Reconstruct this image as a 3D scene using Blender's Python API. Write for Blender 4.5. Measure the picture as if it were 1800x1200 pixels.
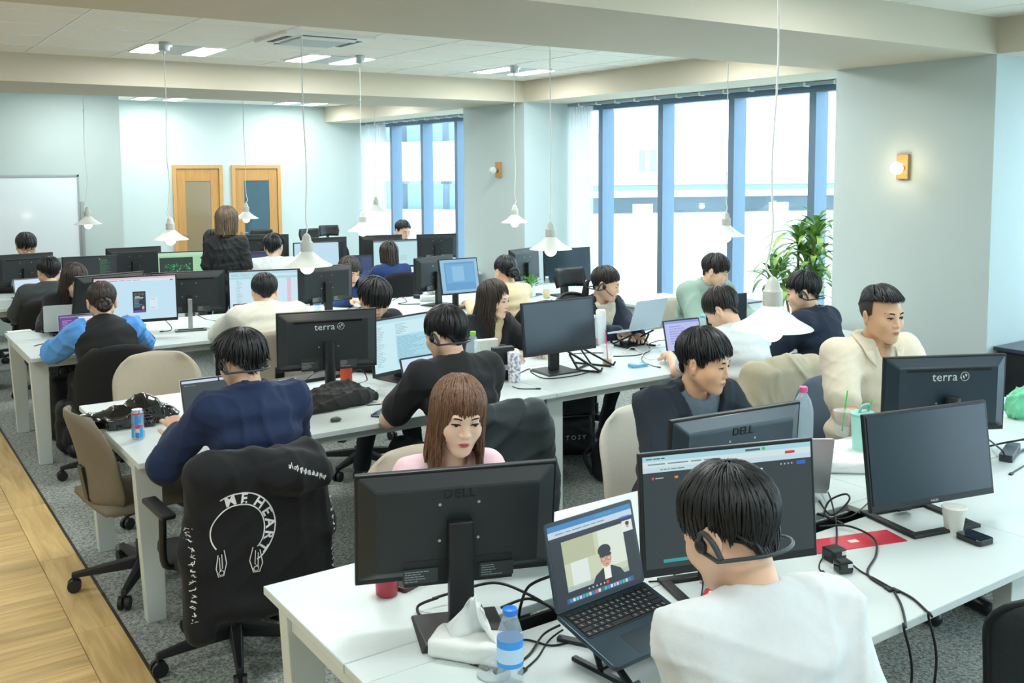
import bpy, bmesh, math, random
import numpy as np
from mathutils import Vector, Matrix
from mathutils.bvhtree import BVHTree
for _o in list(bpy.data.objects): bpy.data.objects.remove(_o)
scene = bpy.context.scene
COL = scene.collection
random.seed(7)
PI = math.pi
R_ = math.radians
# ---------------------------------------------------------------- camera
F_PX, PX, PY, YAW, PITCH, ROLL, CAM_H = 1709.257, 900.0, 442.04, 0.968015, 0.0853175, -0.0055614, 1.90
fw = np.array([math.cos(YAW)*math.cos(PITCH), math.sin(YAW)*math.cos(PITCH), -math.sin(PITCH)])
_rt = np.array([math.sin(YAW), -math.cos(YAW), 0.0]); _up = np.cross(_rt, fw)
RT = math.cos(ROLL)*_rt + math.sin(ROLL)*_up
UP = -math.sin(ROLL)*_rt + math.cos(ROLL)*_up
def at(x, y, z=None, X=None, Y=None):
    """pixel of the 1800x1200 photograph -> world point on the plane z, X or Y = const"""
    d = RT*(x-PX)/F_PX - UP*(y-PY)/F_PX + fw
    t = (z-CAM_H)/d[2] if z is not None else (X/d[0] if X is not None else Y/d[1])
    return np.array([0, 0, CAM_H]) + t*d
cam = bpy.data.cameras.new('camera'); cam_o = bpy.data.objects.new('camera', cam); COL.objects.link(cam_o)
cam.sensor_width = 36; cam.sensor_fit = 'HORIZONTAL'; cam.lens = F_PX*36/1800
cam.shift_y = -(600-PY)/1800; cam.clip_start = 0.05; cam.clip_end = 400
M = Matrix(((RT[0], UP[0], -fw[0], 0), (RT[1], UP[1], -fw[1], 0), (RT[2], UP[2], -fw[2], CAM_H), (0, 0, 0, 1)))
cam_o.matrix_world = M
scene.camera = cam_o
# ---------------------------------------------------------------- world and exposure
scene.view_settings.view_transform = 'Standard'; scene.view_settings.look = 'None'
scene.view_settings.gamma = 1.0; scene.view_settings.use_curve_mapping = False
scene.view_settings.exposure = 0.36
W = bpy.data.worlds.new('sky'); scene.world = W; W.use_nodes = True
bg = W.node_tree.nodes['Background']; bg.inputs[0].default_value = (0.72, 0.92, 1.0, 1); bg.inputs[1].default_value = 4.2
FIX_W = 17.0          # watts of each ceiling fixture
FIX_COL = (0.94, 0.99, 1.0)
# daylight enters through the glazing: portals only steer the sampling of the sky
def portal(x, y, z, sx, sy):
    L = bpy.data.lights.new('window_portal', 'AREA'); L.shape = 'RECTANGLE'; L.size = sx; L.size_y = sy
    L.cycles.is_portal = True
    o = bpy.data.objects.new('window_portal', L); COL.objects.link(o); o.location = (x, y, z); o.rotation_euler = (0, R_(90), 0)
# ---------------------------------------------------------------- materials
def lin(c):
    if isinstance(c, str):
        c = c.lstrip('#'); c = [int(c[i:i+2], 16)/255 for i in (0, 2, 4)]
    return tuple(((v/12.92) if v <= .04045 else ((v+.055)/1.055)**2.4) for v in c)
MATS = {}
def mat(name, col, rough=.6, metal=0., var=.0, scale=30., bump=0., bscale=None, emit=0., spec=None, trans=0., sub=0., stretch=None, sheen=0., coat=0.):
    if name in MATS: return MATS[name]
    m = bpy.data.materials.new(name); m.use_nodes = True; nt = m.node_tree; b = nt.nodes['Principled BSDF']
    c = lin(col); b.inputs['Base Color'].default_value = (*c, 1); b.inputs['Roughness'].default_value = rough; b.inputs['Metallic'].default_value = metal
    if spec is not None: b.inputs['Specular IOR Level'].default_value = spec
    if trans: b.inputs['Transmission Weight'].default_value = trans
    if sub: b.inputs['Subsurface Weight'].default_value = sub; b.inputs['Subsurface Radius'].default_value = (.012, .005, .003)
    if sheen: b.inputs['Sheen Weight'].default_value = sheen
    if coat: b.inputs['Coat Weight'].default_value = coat
    if emit: b.inputs['Emission Color'].default_value = (*c, 1); b.inputs['Emission Strength'].default_value = emit
    if var or bump:
        tc = nt.nodes.new('ShaderNodeTexCoord'); mp = nt.nodes.new('ShaderNodeMapping'); nt.links.new(tc.outputs['Object'], mp.inputs[0])
        if stretch: mp.inputs['Scale'].default_value = stretch
        if var:
            n = nt.nodes.new('ShaderNodeTexNoise'); n.inputs['Scale'].default_value = scale; n.inputs['Detail'].default_value = 3; nt.links.new(mp.outputs[0], n.inputs[0])
            r = nt.nodes.new('ShaderNodeMixRGB'); r.inputs[1].default_value = (*[max(0, v*(1-var)) for v in c], 1); r.inputs[2].default_value = (*[min(1, v*(1+var)) for v in c], 1)
            nt.links.new(n.outputs[0], r.inputs[0]); nt.links.new(r.outputs[0], b.inputs['Base Color'])
        if bump:
            n2 = nt.nodes.new('ShaderNodeTexNoise'); n2.inputs['Scale'].default_value = bscale or scale; n2.inputs['Detail'].default_value = 2; nt.links.new(mp.outputs[0], n2.inputs[0])
            bp = nt.nodes.new('ShaderNodeBump'); bp.inputs['Strength'].default_value = bump; bp.inputs['Distance'].default_value = .004
            nt.links.new(n2.outputs[0], bp.inputs['Height']); nt.links.new(bp.outputs[0], b.inputs['Normal'])
    MATS[name] = m; return m
def thin_glass(name, tint=(.97, .99, 1.), gloss=.06, rough=.02):
    if name in MATS: return MATS[name]
    m = bpy.data.materials.new(name); m.use_nodes = True; nt = m.node_tree; nt.nodes.clear()
    out = nt.nodes.new('ShaderNodeOutputMaterial'); t = nt.nodes.new('ShaderNodeBsdfTransparent'); g = nt.nodes.new('ShaderNodeBsdfGlossy'); mx = nt.nodes.new('ShaderNodeMixShader')
    t.inputs[0].default_value = (*tint, 1); g.inputs['Roughness'].default_value = rough; mx.inputs[0].default_value = gloss
    nt.links.new(t.outputs[0], mx.inputs[1]); nt.links.new(g.outputs[0], mx.inputs[2]); nt.links.new(mx.outputs[0], out.inputs[0])
    MATS[name] = m; return m
def film(name, col, alpha, rough=.25):
    """milky see-through plastic"""
    if name in MATS: return MATS[name]
    m = bpy.data.materials.new(name); m.use_nodes = True; nt = m.node_tree; b = nt.nodes['Principled BSDF']
    b.inputs['Base Color'].default_value = (*lin(col), 1); b.inputs['Roughness'].default_value = rough; b.inputs['Alpha'].default_value = alpha
    MATS[name] = m; return m
def colour_attr(name, emit=0., rough=.5):
    """flat print or a lit display: colour from a face-corner attribute"""
    if name in MATS: return MATS[name]
    m = bpy.data.materials.new(name); m.use_nodes = True; nt = m.node_tree; b = nt.nodes['Principled BSDF']
    a = nt.nodes.new('ShaderNodeVertexColor'); a.layer_name = 'Col'
    b.inputs['Roughness'].default_value = rough
    if emit:
        b.inputs['Base Color'].default_value = (.01, .01, .01, 1); nt.links.new(a.outputs[0], b.inputs['Emission Color']); b.inputs['Emission Strength'].default_value = emit
    else: nt.links.new(a.outputs[0], b.inputs['Base Color'])
    MATS[name] = m; return m
# ---------------------------------------------------------------- mesh helpers
def fast_mesh(name, V, Fq, smooth=False):
    """V (n,3) float, Fq list of faces or (m,4) int array"""
    me = bpy.data.meshes.new(name)
    if isinstance(Fq, np.ndarray):
        V = np.asarray(V, np.float32); n = len(Fq); k = Fq.shape[1]
        me.vertices.add(len(V)); me.vertices.foreach_set('co', V.ravel())
        me.loops.add(n*k); me.loops.foreach_set('vertex_index', Fq.astype(np.int32).ravel())
        me.polygons.add(n); me.polygons.foreach_set('loop_start', np.arange(0, n*k, k, dtype=np.int32)); me.polygons.foreach_set('loop_total', np.full(n, k, np.int32))
        me.update(calc_edges=True); me.validate()
    else:
        me.from_pydata([tuple(v) for v in V], [], [tuple(f) for f in Fq]); me.update()
    if smooth: me.polygons.foreach_set('use_smooth', np.ones(len(me.polygons), bool))
    return me
def link(o, parent=None):
    COL.objects.link(o)
    if parent is not None: o.parent = parent
    return o
def obj(name, me, material=None, parent=None, loc=None, rot=None):
    o = bpy.data.objects.new(name, me)
    if material is not None: me.materials.append(material)
    if loc is not None: o.location = loc
    if rot is not None: o.rotation_euler = rot
    return link(o, parent)
def tag(o, label=None, cat=None, group=None, kind=None):
    if label: o['label'] = label
    if cat: o['category'] = cat
    if group: o['group'] = group
    if kind: o['kind'] = kind
    return o
def thing(name, label, cat, loc=(0, 0, 0), rz=0., group=None):
    o = bpy.data.objects.new(name, None); o.empty_display_size = .1; COL.objects.link(o)
    o.location = [float(v) for v in loc]; o.rotation_euler = (0, 0, rz)
    return tag(o, label, cat, group)
def basis(n):
    n = Vector(n).normalized(); a = Vector((0, 0, 1)) if abs(n.z) < .9 else Vector((1, 0, 0))
    u = a.cross(n).normalized(); return u, n.cross(u)
class MB:
    def __init__(s): s.V = []; s.F = []; s.T = None
    def _add(s, vs, fs):
        n = len(s.V)
        if s.T is not None: vs = [s.T @ Vector(v) for v in vs]
        s.V += [tuple(v) for v in vs]; s.F += [tuple(i+n for i in f) for f in fs]; return s
    def box(s, x0, x1, y0, y1, z0, z1):
        return s._add([(x0,y0,z0),(x1,y0,z0),(x1,y1,z0),(x0,y1,z0),(x0,y0,z1),(x1,y0,z1),(x1,y1,z1),(x0,y1,z1)],
                      [(0,3,2,1),(4,5,6,7),(0,1,5,4),(1,2,6,5),(2,3,7,6),(3,0,4,7)])
    def cbox(s, c, d): return s.box(c[0]-d[0]/2, c[0]+d[0]/2, c[1]-d[1]/2, c[1]+d[1]/2, c[2]-d[2]/2, c[2]+d[2]/2)
    def hull8(s, bot, top): return s._add(list(bot)+list(top), [(3,2,1,0),(4,5,6,7),(0,1,5,4),(1,2,6,5),(2,3,7,6),(3,0,4,7)])
    def bar(s, a, b, w, h=None, up=(0, 0, 1)):
        a = Vector(a); b = Vector(b); h = h or w; d = (b-a).normalized(); u = Vector(up)
        if abs(d.dot(u)) > .98: u = Vector((1, 0, 0))
        r = d.cross(u).normalized()*w/2; u2 = r.cross(d).normalized()*h/2
        return s.hull8([a-r-u2, a+r-u2, a+r+u2, a-r+u2], [b-r-u2, b+r-u2, b+r+u2, b-r+u2])
    def tube(s, pts, r, n=6, caps=True):
        pts = [Vector(p) for p in pts]; m = len(pts); rr = r if isinstance(r, (list, tuple)) else [r]*m
        vs = []; fs = []; u = None
        for i, p in enumerate(pts):
            t = (pts[min(i+1, m-1)]-pts[max(i-1, 0)]); t = t.normalized() if t.length > 1e-9 else Vector((0, 0, 1))
            if u is None: u, v = basis(t)
            else:
                u = (u-t*u.dot(t)); u = u.normalized() if u.length > 1e-6 else basis(t)[0]; v = t.cross(u)
            for k in range(n):
                a = 2*PI*k/n; vs.append(p+(u*math.cos(a)+v*math.sin(a))*rr[i])
        for i in range(m-1):
            for k in range(n): fs.append((i*n+k, i*n+(k+1) % n, (i+1)*n+(k+1) % n, (i+1)*n+k))
        if caps: fs += [tuple(reversed(range(n))), tuple(range((m-1)*n, m*n))]
        return s._add(vs, fs)
    def cyl(s, a, b, r, r2=None, n=12): return s.tube([a, b], [r, r if r2 is None else r2], n)
    def lathe(s, prof, n=20, c=(0, 0, 0), closed=True):
        vs = []; fs = []; m = len(prof)
        for (r, z) in prof:
            for k in range(n):
                a = 2*PI*k/n; vs.append((c[0]+r*math.cos(a), c[1]+r*math.sin(a), c[2]+z))
        for i in range(m-1):
            for k in range(n): fs.append((i*n+k, i*n+(k+1) % n, (i+1)*n+(k+1) % n, (i+1)*n+k))
        if closed:
            if prof[0][0] > 1e-5: fs.append(tuple(reversed(range(n))))
            if prof[-1][0] > 1e-5: fs.append(tuple(range((m-1)*n, m*n)))
        return s._add(vs, fs)
    def ball(s, c, r, nu=12, nv=8):
        r = (r, r, r) if not isinstance(r, (tuple, list)) else r
        vs = []; fs = []
        for j in range(nv+1):
            t = PI*j/nv
            for k in range(nu):
                a = 2*PI*k/nu; vs.append((c[0]+r[0]*math.sin(t)*math.cos(a), c[1]+r[1]*math.sin(t)*math.sin(a), c[2]-r[2]*math.cos(t)))
        for j in range(nv):
            for k in range(nu): fs.append((j*nu+k, j*nu+(k+1) % nu, (j+1)*nu+(k+1) % nu, (j+1)*nu+k))
        return s._add(vs, fs)
    def slab(s, fn, nu, nv, th):
        """fn(u,v)-> point on the front, u,v in 0..1; thickened by th along the back normal"""
        P = [[Vector(fn(i/nu, j/nv)) for j in range(nv+1)] for i in range(nu+1)]
        vs = []; idx = {}
        for side in (0, 1):
            for i in range(nu+1):
                for j in range(nv+1):
                    a = P[min(i+1, nu)][j]-P[max(i-1, 0)][j]; b = P[i][min(j+1, nv)]-P[i][max(j-1, 0)]
                    nn = a.cross(b); nn = nn.normalized() if nn.length > 1e-9 else Vector((0, 0, 1))
                    e = 1 if side == 0 else 0
                    edge = min(i, nu-i, 1)*min(j, nv-j, 1)
                    off = nn*(0 if side == 0 else -th) if edge else nn*(-th*(.25 if side == 0 else .75))
                    idx[(side, i, j)] = len(vs); vs.append(P[i][j]+off)
        fs = []
        for i in range(nu):
            for j in range(nv):
                fs.append((idx[0,i,j], idx[0,i+1,j], idx[0,i+1,j+1], idx[0,i,j+1]))
                fs.append((idx[1,i,j], idx[1,i,j+1], idx[1,i+1,j+1], idx[1,i+1,j]))
        for i in range(nu):
            fs.append((idx[0,i,0], idx[1,i,0], idx[1,i+1,0], idx[0,i+1,0])); fs.append((idx[0,i,nv], idx[0,i+1,nv], idx[1,i+1,nv], idx[1,i,nv]))
        for j in range(nv):
            fs.append((idx[0,0,j], idx[0,0,j+1], idx[1,0,j+1], idx[1,0,j])); fs.append((idx[0,nu,j], idx[1,nu,j], idx[1,nu,j+1], idx[0,nu,j+1]))
        return s._add(vs, fs)
    def prism(s, poly, h, axis='z', o=0.):
        n = len(poly)
        f = {'z': lambda p, t: (p[0], p[1], t), 'y': lambda p, t: (p[0], t, p[1]), 'x': lambda p, t: (t, p[0], p[1])}[axis]
        return s._add([f(p, o) for p in poly]+[f(p, o+h) for p in poly], [tuple(reversed(range(n))), tuple(range(n, 2*n))]+[(i, (i+1) % n, n+(i+1) % n, n+i) for i in range(n)])
    def build(s, name, material=None, parent=None, smooth=False, bevel=0., loc=None, rot=None, auto=None):
        me = fast_mesh(name, s.V, s.F, smooth or auto is not None)
        if auto is not None: me.set_sharp_from_angle(angle=R_(auto))
        o = obj(name, me, material, parent, loc, rot)
        if bevel:
            b = o.modifiers.new('bevel', 'BEVEL'); b.width = bevel; b.segments = 2; b.limit_method = 'ANGLE'
        return o
def struct(o): o['kind'] = 'structure'; return o
def copy_tree(o, parent=None):
    c = o.copy(); COL.objects.link(c); c.parent = parent
    for ch in list(o.children): copy_tree(ch, c)
    return c
def rrect(w, h, r, n=4):
    p = []
    for cx, cy, a0 in ((w/2-r, h/2-r, 0), (-w/2+r, h/2-r, 90), (-w/2+r, -h/2+r, 180), (w/2-r, -h/2+r, 270)):
        for i in range(n+1): a = R_(a0+90*i/n); p.append((cx+r*math.cos(a), cy+r*math.sin(a)))
    return p
def catmull(pts, sub=6):
    P = [Vector(p) for p in pts]; out = []
    for i in range(len(P)-1):
        p0 = P[max(i-1, 0)]; p1 = P[i]; p2 = P[i+1]; p3 = P[min(i+2, len(P)-1)]
        for k in range(sub):
            t = k/sub; out.append(.5*((2*p1)+(p2-p0)*t+(2*p0-5*p1+4*p2-p3)*t*t+(3*p1-p0-3*p2+p3)*t**3))
    out.append(P[-1]); return out
_txt = {}
def text_mesh(s, size, extrude=0.0005, spacing=1.0, align='CENTER', bold=0.):
    cu = bpy.data.curves.new('txt', 'FONT'); cu.body = s; cu.size = size; cu.extrude = extrude; cu.align_x = align; cu.align_y = 'CENTER'; cu.resolution_u = 2; cu.space_character = spacing; cu.offset = bold
    o = bpy.data.objects.new('txt', cu); COL.objects.link(o); dg = bpy.context.evaluated_depsgraph_get()
    me = bpy.data.meshes.new_from_object(o.evaluated_get(dg)); bpy.data.objects.remove(o); bpy.data.curves.remove(cu); me.materials.clear(); return me
def lettering(s, size, material, parent, loc, rot, name='lettering', spacing=1.0, bold=False):
    me = text_mesh(s, size, .0006, spacing); return obj(name, me, material, parent, loc, rot)
def quads2d(rects, z=.0, name='print', emit_mat=None, parent=None, M4=None, poly=()):
    """rects: (x0,y0,x1,y1,colour) in the plane, later ones on top"""
    V = []; Fc = []; C = []
    for i, r in enumerate(list(rects)):
        zz = z+.0002*(r[5] if len(r) > 5 else 1)
        k = len(V); V += [(r[0], r[1], zz), (r[2], r[1], zz), (r[2], r[3], zz), (r[0], r[3], zz)]; Fc.append((k, k+1, k+2, k+3)); C += [r[4]]*4
    for j, (pts, c) in enumerate(poly):
        k = len(V); zz = z+.0012+.0001*j; V += [(p[0], p[1], zz) for p in pts]; Fc.append(tuple(range(k, k+len(pts)))); C += [c]*len(pts)
    if M4 is not None: V = [tuple(M4 @ Vector(v)) for v in V]
    me = fast_mesh(name, V, Fc); ca = me.color_attributes.new('Col', 'FLOAT_COLOR', 'CORNER')
    d = []
    for c in C: d += [*lin(c), 1]
    ca.data.foreach_set('color', d)
    return obj(name, me, emit_mat or colour_attr('print_colours'), parent)
# ================================================================ the setting
ZC, ZB, XC = 2.82, 2.60, 6.03
Y_FAR, X_LEFT, Y_BACK, X_WIN = 13.70, -3.2, -4.5, 6.72
M_wall = mat('wall_paint', '#c2cecb', .75, var=.03, scale=3, bump=.08, bscale=180)
M_grey = mat('partition_paint', '#bccac5', .75, var=.03, scale=3, bump=.06, bscale=180)
M_beam = mat('beam_paint', '#cfc6b2', .8, var=.03, scale=4, bump=.05, bscale=150)
M_tile = mat('ceiling_tile', '#f3eee0', .9, var=.06, scale=90, bump=.15, bscale=220)
M_groove = mat('ceiling_joint', '#e6ebe6', .6)
M_frame = mat('aluminium_frame', '#6d8296', .45, metal=.35, var=.05, scale=8)  # window flare and haze are put into this light blue-grey
M_white = mat('white_laminate', '#cfdad8', .38, var=.015, scale=5)
M_whitep = mat('white_plastic', '#eceee8', .4)
M_black = mat('black_plastic', '#171a1c', .45, var=.12, scale=14, bump=.05, bscale=400)
M_blackg = mat('black_gloss', '#0c0f12', .12, coat=.3)
M_metal = mat('brushed_metal', '#b9bdbd', .3, metal=.9)
# carpet: flecked loop pile
def carpet_mat():
    m = bpy.data.materials.new('carpet'); m.use_nodes = True; nt = m.node_tree; b = nt.nodes['Principled BSDF']; b.inputs['Roughness'].default_value = .95
    tc = nt.nodes.new('ShaderNodeTexCoord'); v = nt.nodes.new('ShaderNodeTexVoronoi'); v.inputs['Scale'].default_value = 130; n = nt.nodes.new('ShaderNodeTexNoise'); n.inputs['Scale'].default_value = 60; n.inputs['Detail'].default_value = 4
    nt.links.new(tc.outputs['Object'], v.inputs['Vector']); nt.links.new(tc.outputs['Object'], n.inputs['Vector'])
    r = nt.nodes.new('ShaderNodeValToRGB'); r.color_ramp.elements[0].color = (*lin('#6f7671'), 1); r.color_ramp.elements[1].color = (*lin('#b3b8b0'), 1); r.color_ramp.elements[0].position = .33; r.color_ramp.elements[1].position = .68
    mx = nt.nodes.new('ShaderNodeMath'); mx.operation = 'MULTIPLY_ADD'; mx.inputs[1].default_value = .45; nt.links.new(v.outputs['Color'], mx.inputs[0]); nt.links.new(n.outputs[0], mx.inputs[2])
    sb = nt.nodes.new('ShaderNodeMath'); sb.operation = 'SUBTRACT'; sb.inputs[1].default_value = .2; nt.links.new(mx.outputs[0], sb.inputs[0]); nt.links.new(sb.outputs[0], r.inputs[0]); nt.links.new(r.outputs[0], b.inputs['Base Color'])
    bp = nt.nodes.new('ShaderNodeBump'); bp.inputs['Strength'].default_value = .6; bp.inputs['Distance'].default_value = .006; nt.links.new(v.outputs['Distance'], bp.inputs['Height']); nt.links.new(bp.outputs[0], b.inputs['Normal']); return m
struct(MB().box(.875, X_WIN+.2, Y_BACK, Y_FAR, -.12, 0).build('floor', carpet_mat()))
sub = struct(MB().box(X_LEFT, .875, Y_BACK, Y_FAR, -.12, -.012).build('floor', mat('subfloor', '#8c6a3c', .8)))
# wooden boards: a border of long boards beside the carpet, cross boards beyond
def wood_mat(name, c, along):
    m = bpy.data.materials.new(name); m.use_nodes = True; nt = m.node_tree; b = nt.nodes['Principled BSDF']; b.inputs['Roughness'].default_value = .42
    tc = nt.nodes.new('ShaderNodeTexCoord'); oi = nt.nodes.new('ShaderNodeObjectInfo'); mp = nt.nodes.new('ShaderNodeMapping')
    mp.inputs['Scale'].default_value = (1.5, 16, 8) if along == 'x' else (16, 1.5, 8)
    nt.links.new(tc.outputs['Object'], mp.inputs[0]); ad = nt.nodes.new('ShaderNodeVectorMath'); ad.operation = 'ADD'; nt.links.new(mp.outputs[0], ad.inputs[0])
    mu = nt.nodes.new('ShaderNodeMath'); mu.operation = 'MULTIPLY'; mu.inputs[1].default_value = 37; nt.links.new(oi.outputs['Random'], mu.inputs[0]); nt.links.new(mu.outputs[0], ad.inputs[1])
    n = nt.nodes.new('ShaderNodeTexNoise'); n.inputs['Scale'].default_value = 1.6; n.inputs['Detail'].default_value = 6; n.inputs['Distortion'].default_value = .6; nt.links.new(ad.outputs[0], n.inputs[0])
    l = lin(c); r = nt.nodes.new('ShaderNodeValToRGB'); r.color_ramp.elements[0].position = .3; r.color_ramp.elements[1].position = .72
    r.color_ramp.elements[0].color = (l[0]*.74, l[1]*.66, l[2]*.52, 1); r.color_ramp.elements[1].color = (*[min(1, v*1.1) for v in l], 1); nt.links.new(n.outputs[0], r.inputs[0])
    hs = nt.nodes.new('ShaderNodeHueSaturation'); mr = nt.nodes.new('ShaderNodeMapRange'); mr.inputs['To Min'].default_value = .86; mr.inputs['To Max'].default_value = 1.1; nt.links.new(oi.outputs['Random'], mr.inputs[0]); nt.links.new(mr.outputs[0], hs.inputs['Value']); nt.links.new(r.outputs[0], hs.inputs['Color']); nt.links.new(hs.outputs[0], b.inputs['Base Color']); return m
wx, wy = wood_mat('oak_cross', '#e3c489', 'x'), wood_mat('oak_border', '#e3c489', 'y')
def plank(me, x, y):
    o = bpy.data.objects.new('plank', me); o.location = (x, y, 0); link(o, sub); return o
pm = MB().box(0, .999, 0, .0945, -.012, 0).build('plank', wx, sub, bevel=.0)
pmesh = pm.data; bpy.data.objects.remove(pm)
for i in range(84):
    y = 1.5+i*.096
    off = (i*.37) % .9
    plank(pmesh, .70-1.0, y)
    if y < 4.6: plank(pmesh, .70-2.001, y)
pb = MB().box(0, .172, 0, .898, -.012, 0).build('plank', wy, sub); bmesh_ = pb.data; bpy.data.objects.remove(pb)
for i in range(11): plank(bmesh_, .702, .6+i*.9)
struct(MB().box(.869, .881, Y_BACK, Y_FAR, -.01, .004).build('trim_1', mat('edge_strip', '#3d3a33', .5, metal=.3)))
# walls
struct(MB().box(X_LEFT, X_WIN, Y_FAR, Y_FAR+.15, 0, ZC+.2).build('wall_far', M_wall))
struct(MB().box(X_LEFT-.15, X_LEFT, Y_BACK, Y_FAR, 0, ZC+.2).build('wall_left', M_wall))
struct(MB().box(X_LEFT, X_WIN, Y_BACK-.15, Y_BACK, 0, ZC+.2).build('wall_back', M_wall))
xp = at(213, 290, Y=12.1)[0]
struct(MB().box(X_LEFT, xp, 12.1, Y_FAR, 0, ZC).build('wall_partition', M_grey))
struct(MB().box(X_LEFT, xp+.004, 12.085, 12.1, 0, .07).build('baseboard_partition', mat('skirting', '#8d918c', .6)))
# columns with cladding
CN, CF = (3.37, 4.57), (8.52, 9.75)
M_col = mat('column_paint', '#bfccca', .75, var=.03, scale=3, bump=.07, bscale=170)
for nm, (a, b) in (('wall_column_near', CN), ('wall_column_far', CF)):
    struct(MB().box(XC, X_WIN+.2, a, b, 0, ZB+.05).build(nm, M_col))
# ceiling with beams
ceil = struct(MB().box(X_LEFT, X_WIN+.2, Y_BACK, Y_FAR, ZC+.014, ZC+.2).build('ceiling', M_groove))
for nm, (a, b) in (('trim_beam_near', CN), ('trim_beam_far', CF)):
    struct(MB().box(X_LEFT, XC+.3, a, b, ZB, ZC+.02).build(nm, M_beam))
for nm, a, b in (('trim_fascia_1', CN[1], CF[0]), ('trim_fascia_2', CF[1], Y_FAR), ('trim_fascia_0', Y_BACK, CN[0])):
    struct(MB().box(XC, X_WIN+.2, a, b, ZB, ZC+.02).build(nm, M_beam))
# fixtures are one ceiling module with two lit strips
TX, TY = .627, .58
fix_tiles = set()
M_led = bpy.data.materials.new('led_strip'); M_led.use_nodes = True
_b = M_led.node_tree.nodes['Principled BSDF']; _b.inputs['Base Color'].default_value = (.9, .9, .9, 1); _b.inputs['Emission Color'].default_value = (1, .99, .95, 1); _b.inputs['Emission Strength'].default_value = 5
M_pan = mat('fixture_pan', '#cfd8d4', .5)
def fixture(x, y, label, group=None):
    t = thing('ceiling_light', label, 'ceiling light', (x+TX/2, y+TY/2, ZC), 0, group)
    MB().box(-.30, .30, -.275, .275, -.004, .012).build('housing', M_pan, t)
    for sx in (-1, 1):
        MB().box(sx*.2-.088, sx*.2+.088, -.268, .268, -.008, -.0041).build('light_strip', M_led, t)
    L = bpy.data.lights.new('lamp', 'AREA'); L.shape = 'SQUARE'; L.size = .56; L.energy = FIX_W; L.color = FIX_COL
    o = bpy.data.objects.new('lamp', L); link(o, t); o.location = (0, 0, -.02)
FX = [('leftmost twin-strip ceiling light in the middle bay, behind a pendant cap', 1.87, 7.40), ('twin-strip ceiling light beside the air conditioner', 3.13, 7.40), ('twin-strip ceiling light nearest the windows in the middle bay', 5.01, 7.40),
      ('left twin-strip ceiling light in front of the far white wall', 3.13, 12.70), ('right twin-strip ceiling light in front of the far white wall', 5.05, 12.70)]
for l, x, y in FX: fixture(x, y, l)
for x in (1.87, 3.76, 5.01):
    for y in (5.08, 10.9): fixture(x, y, 'twin-strip ceiling light added for lighting, unseen behind a beam', 'added ceiling lights behind the beams')  # unseen fixtures added to light the bays
for x in (-1.2, 1.2, 3.6):
    for y in (2.2, -.6, -3.2): fixture(x, y, 'twin-strip ceiling light behind or above the camera', 'ceiling lights behind the camera')
for y in (5.08, 7.4, 11.): fixture(-1.3, y, 'twin-strip ceiling light over the wooden aisle out of view', 'ceiling lights over the aisle')
_fx = [(x, y) for _, x, y in FX]
AC = (2.497, 6.24)
tile_me = None
def tiles(x0, x1, y0, y1, ox, oy):
    global tile_me
    if tile_me is None:
        tm = MB().box(.005, TX-.005, .005, TY-.005, 0, .012).build('ceiling_tile', M_tile, ceil); tile_me = tm.data; bpy.data.objects.remove(tm)
    i0 = math.floor((x0-ox)/TX); j0 = math.floor((y0-oy)/TY)
    for i in range(i0, int((x1-ox)/TX)+1):
        for j in range(j0, int((y1-oy)/TY)+1):
            x = ox+i*TX; y = oy+j*TY
            if any(abs(x-a) < .1 and abs(y-b) < .1 for a, b in _fx+[AC]): continue
            if x+TX > XC+.3 or y+TY > y1+.35 or y < y0-.35: continue
            o = bpy.data.objects.new('ceiling_tile', tile_me); o.location = (x, y, ZC+.003); link(o, ceil)
tiles(.3, 5.9, CN[1]+.3, CF[0], .616, 6.24)
M_bar = mat('ceiling_bar', '#f2f4f0', .5)
for j in range(-2, 5): MB().box(-.5, XC, 6.24+j*TY-.007, 6.24+j*TY+.007, ZC-.001, ZC+.013).build('grid_bar', M_bar, ceil)
for i in range(-1, 9): MB().box(.616+i*TX-.007, .616+i*TX+.007, CN[1], CF[0], ZC-.0005, ZC+.013).build('grid_bar', M_bar, ceil)
tiles(2.0, 6.2, 12.0, Y_FAR-.3, .616, 12.70)
tiles(4.4, 6.3, 1.9, CN[0], .616, 1.7)
# cassette air conditioner
t = thing('air_conditioner', 'white square cassette air conditioner set in the tiled ceiling', 'air conditioner', (AC[0]+TX/2, AC[1]+TY/2, ZC))
MB().box(-.33, .33, -.31, .31, -.02, .012).build('panel', M_whitep, t, bevel=.008)
MB().box(-.19, .19, -.18, .18, -.034, -.021).build('intake_grille', mat('grille', '#c3cfcb', .6, bump=.4, bscale=120), t, bevel=.006)
for s in (-1, 1):
    MB().box(-.2, .2, s*.25-.022, s*.25+.022, -.0225, -.0205).build('outlet_slot', M_black, t)
    MB().box(s*.26-.022, s*.26+.022, -.18, .18, -.0225, -.0205).build('outlet_slot', M_black, t)
    MB().hull8([(-.2, s*.25-.02, -.03), (.2, s*.25-.02, -.03), (.2, s*.25+.02, -.042), (-.2, s*.25+.02, -.042)], [(-.2, s*.25-.02, -.026), (.2, s*.25-.02, -.026), (.2, s*.25+.02, -.038), (-.2, s*.25+.02, -.038)]).build('vane', M_whitep, t)
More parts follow.
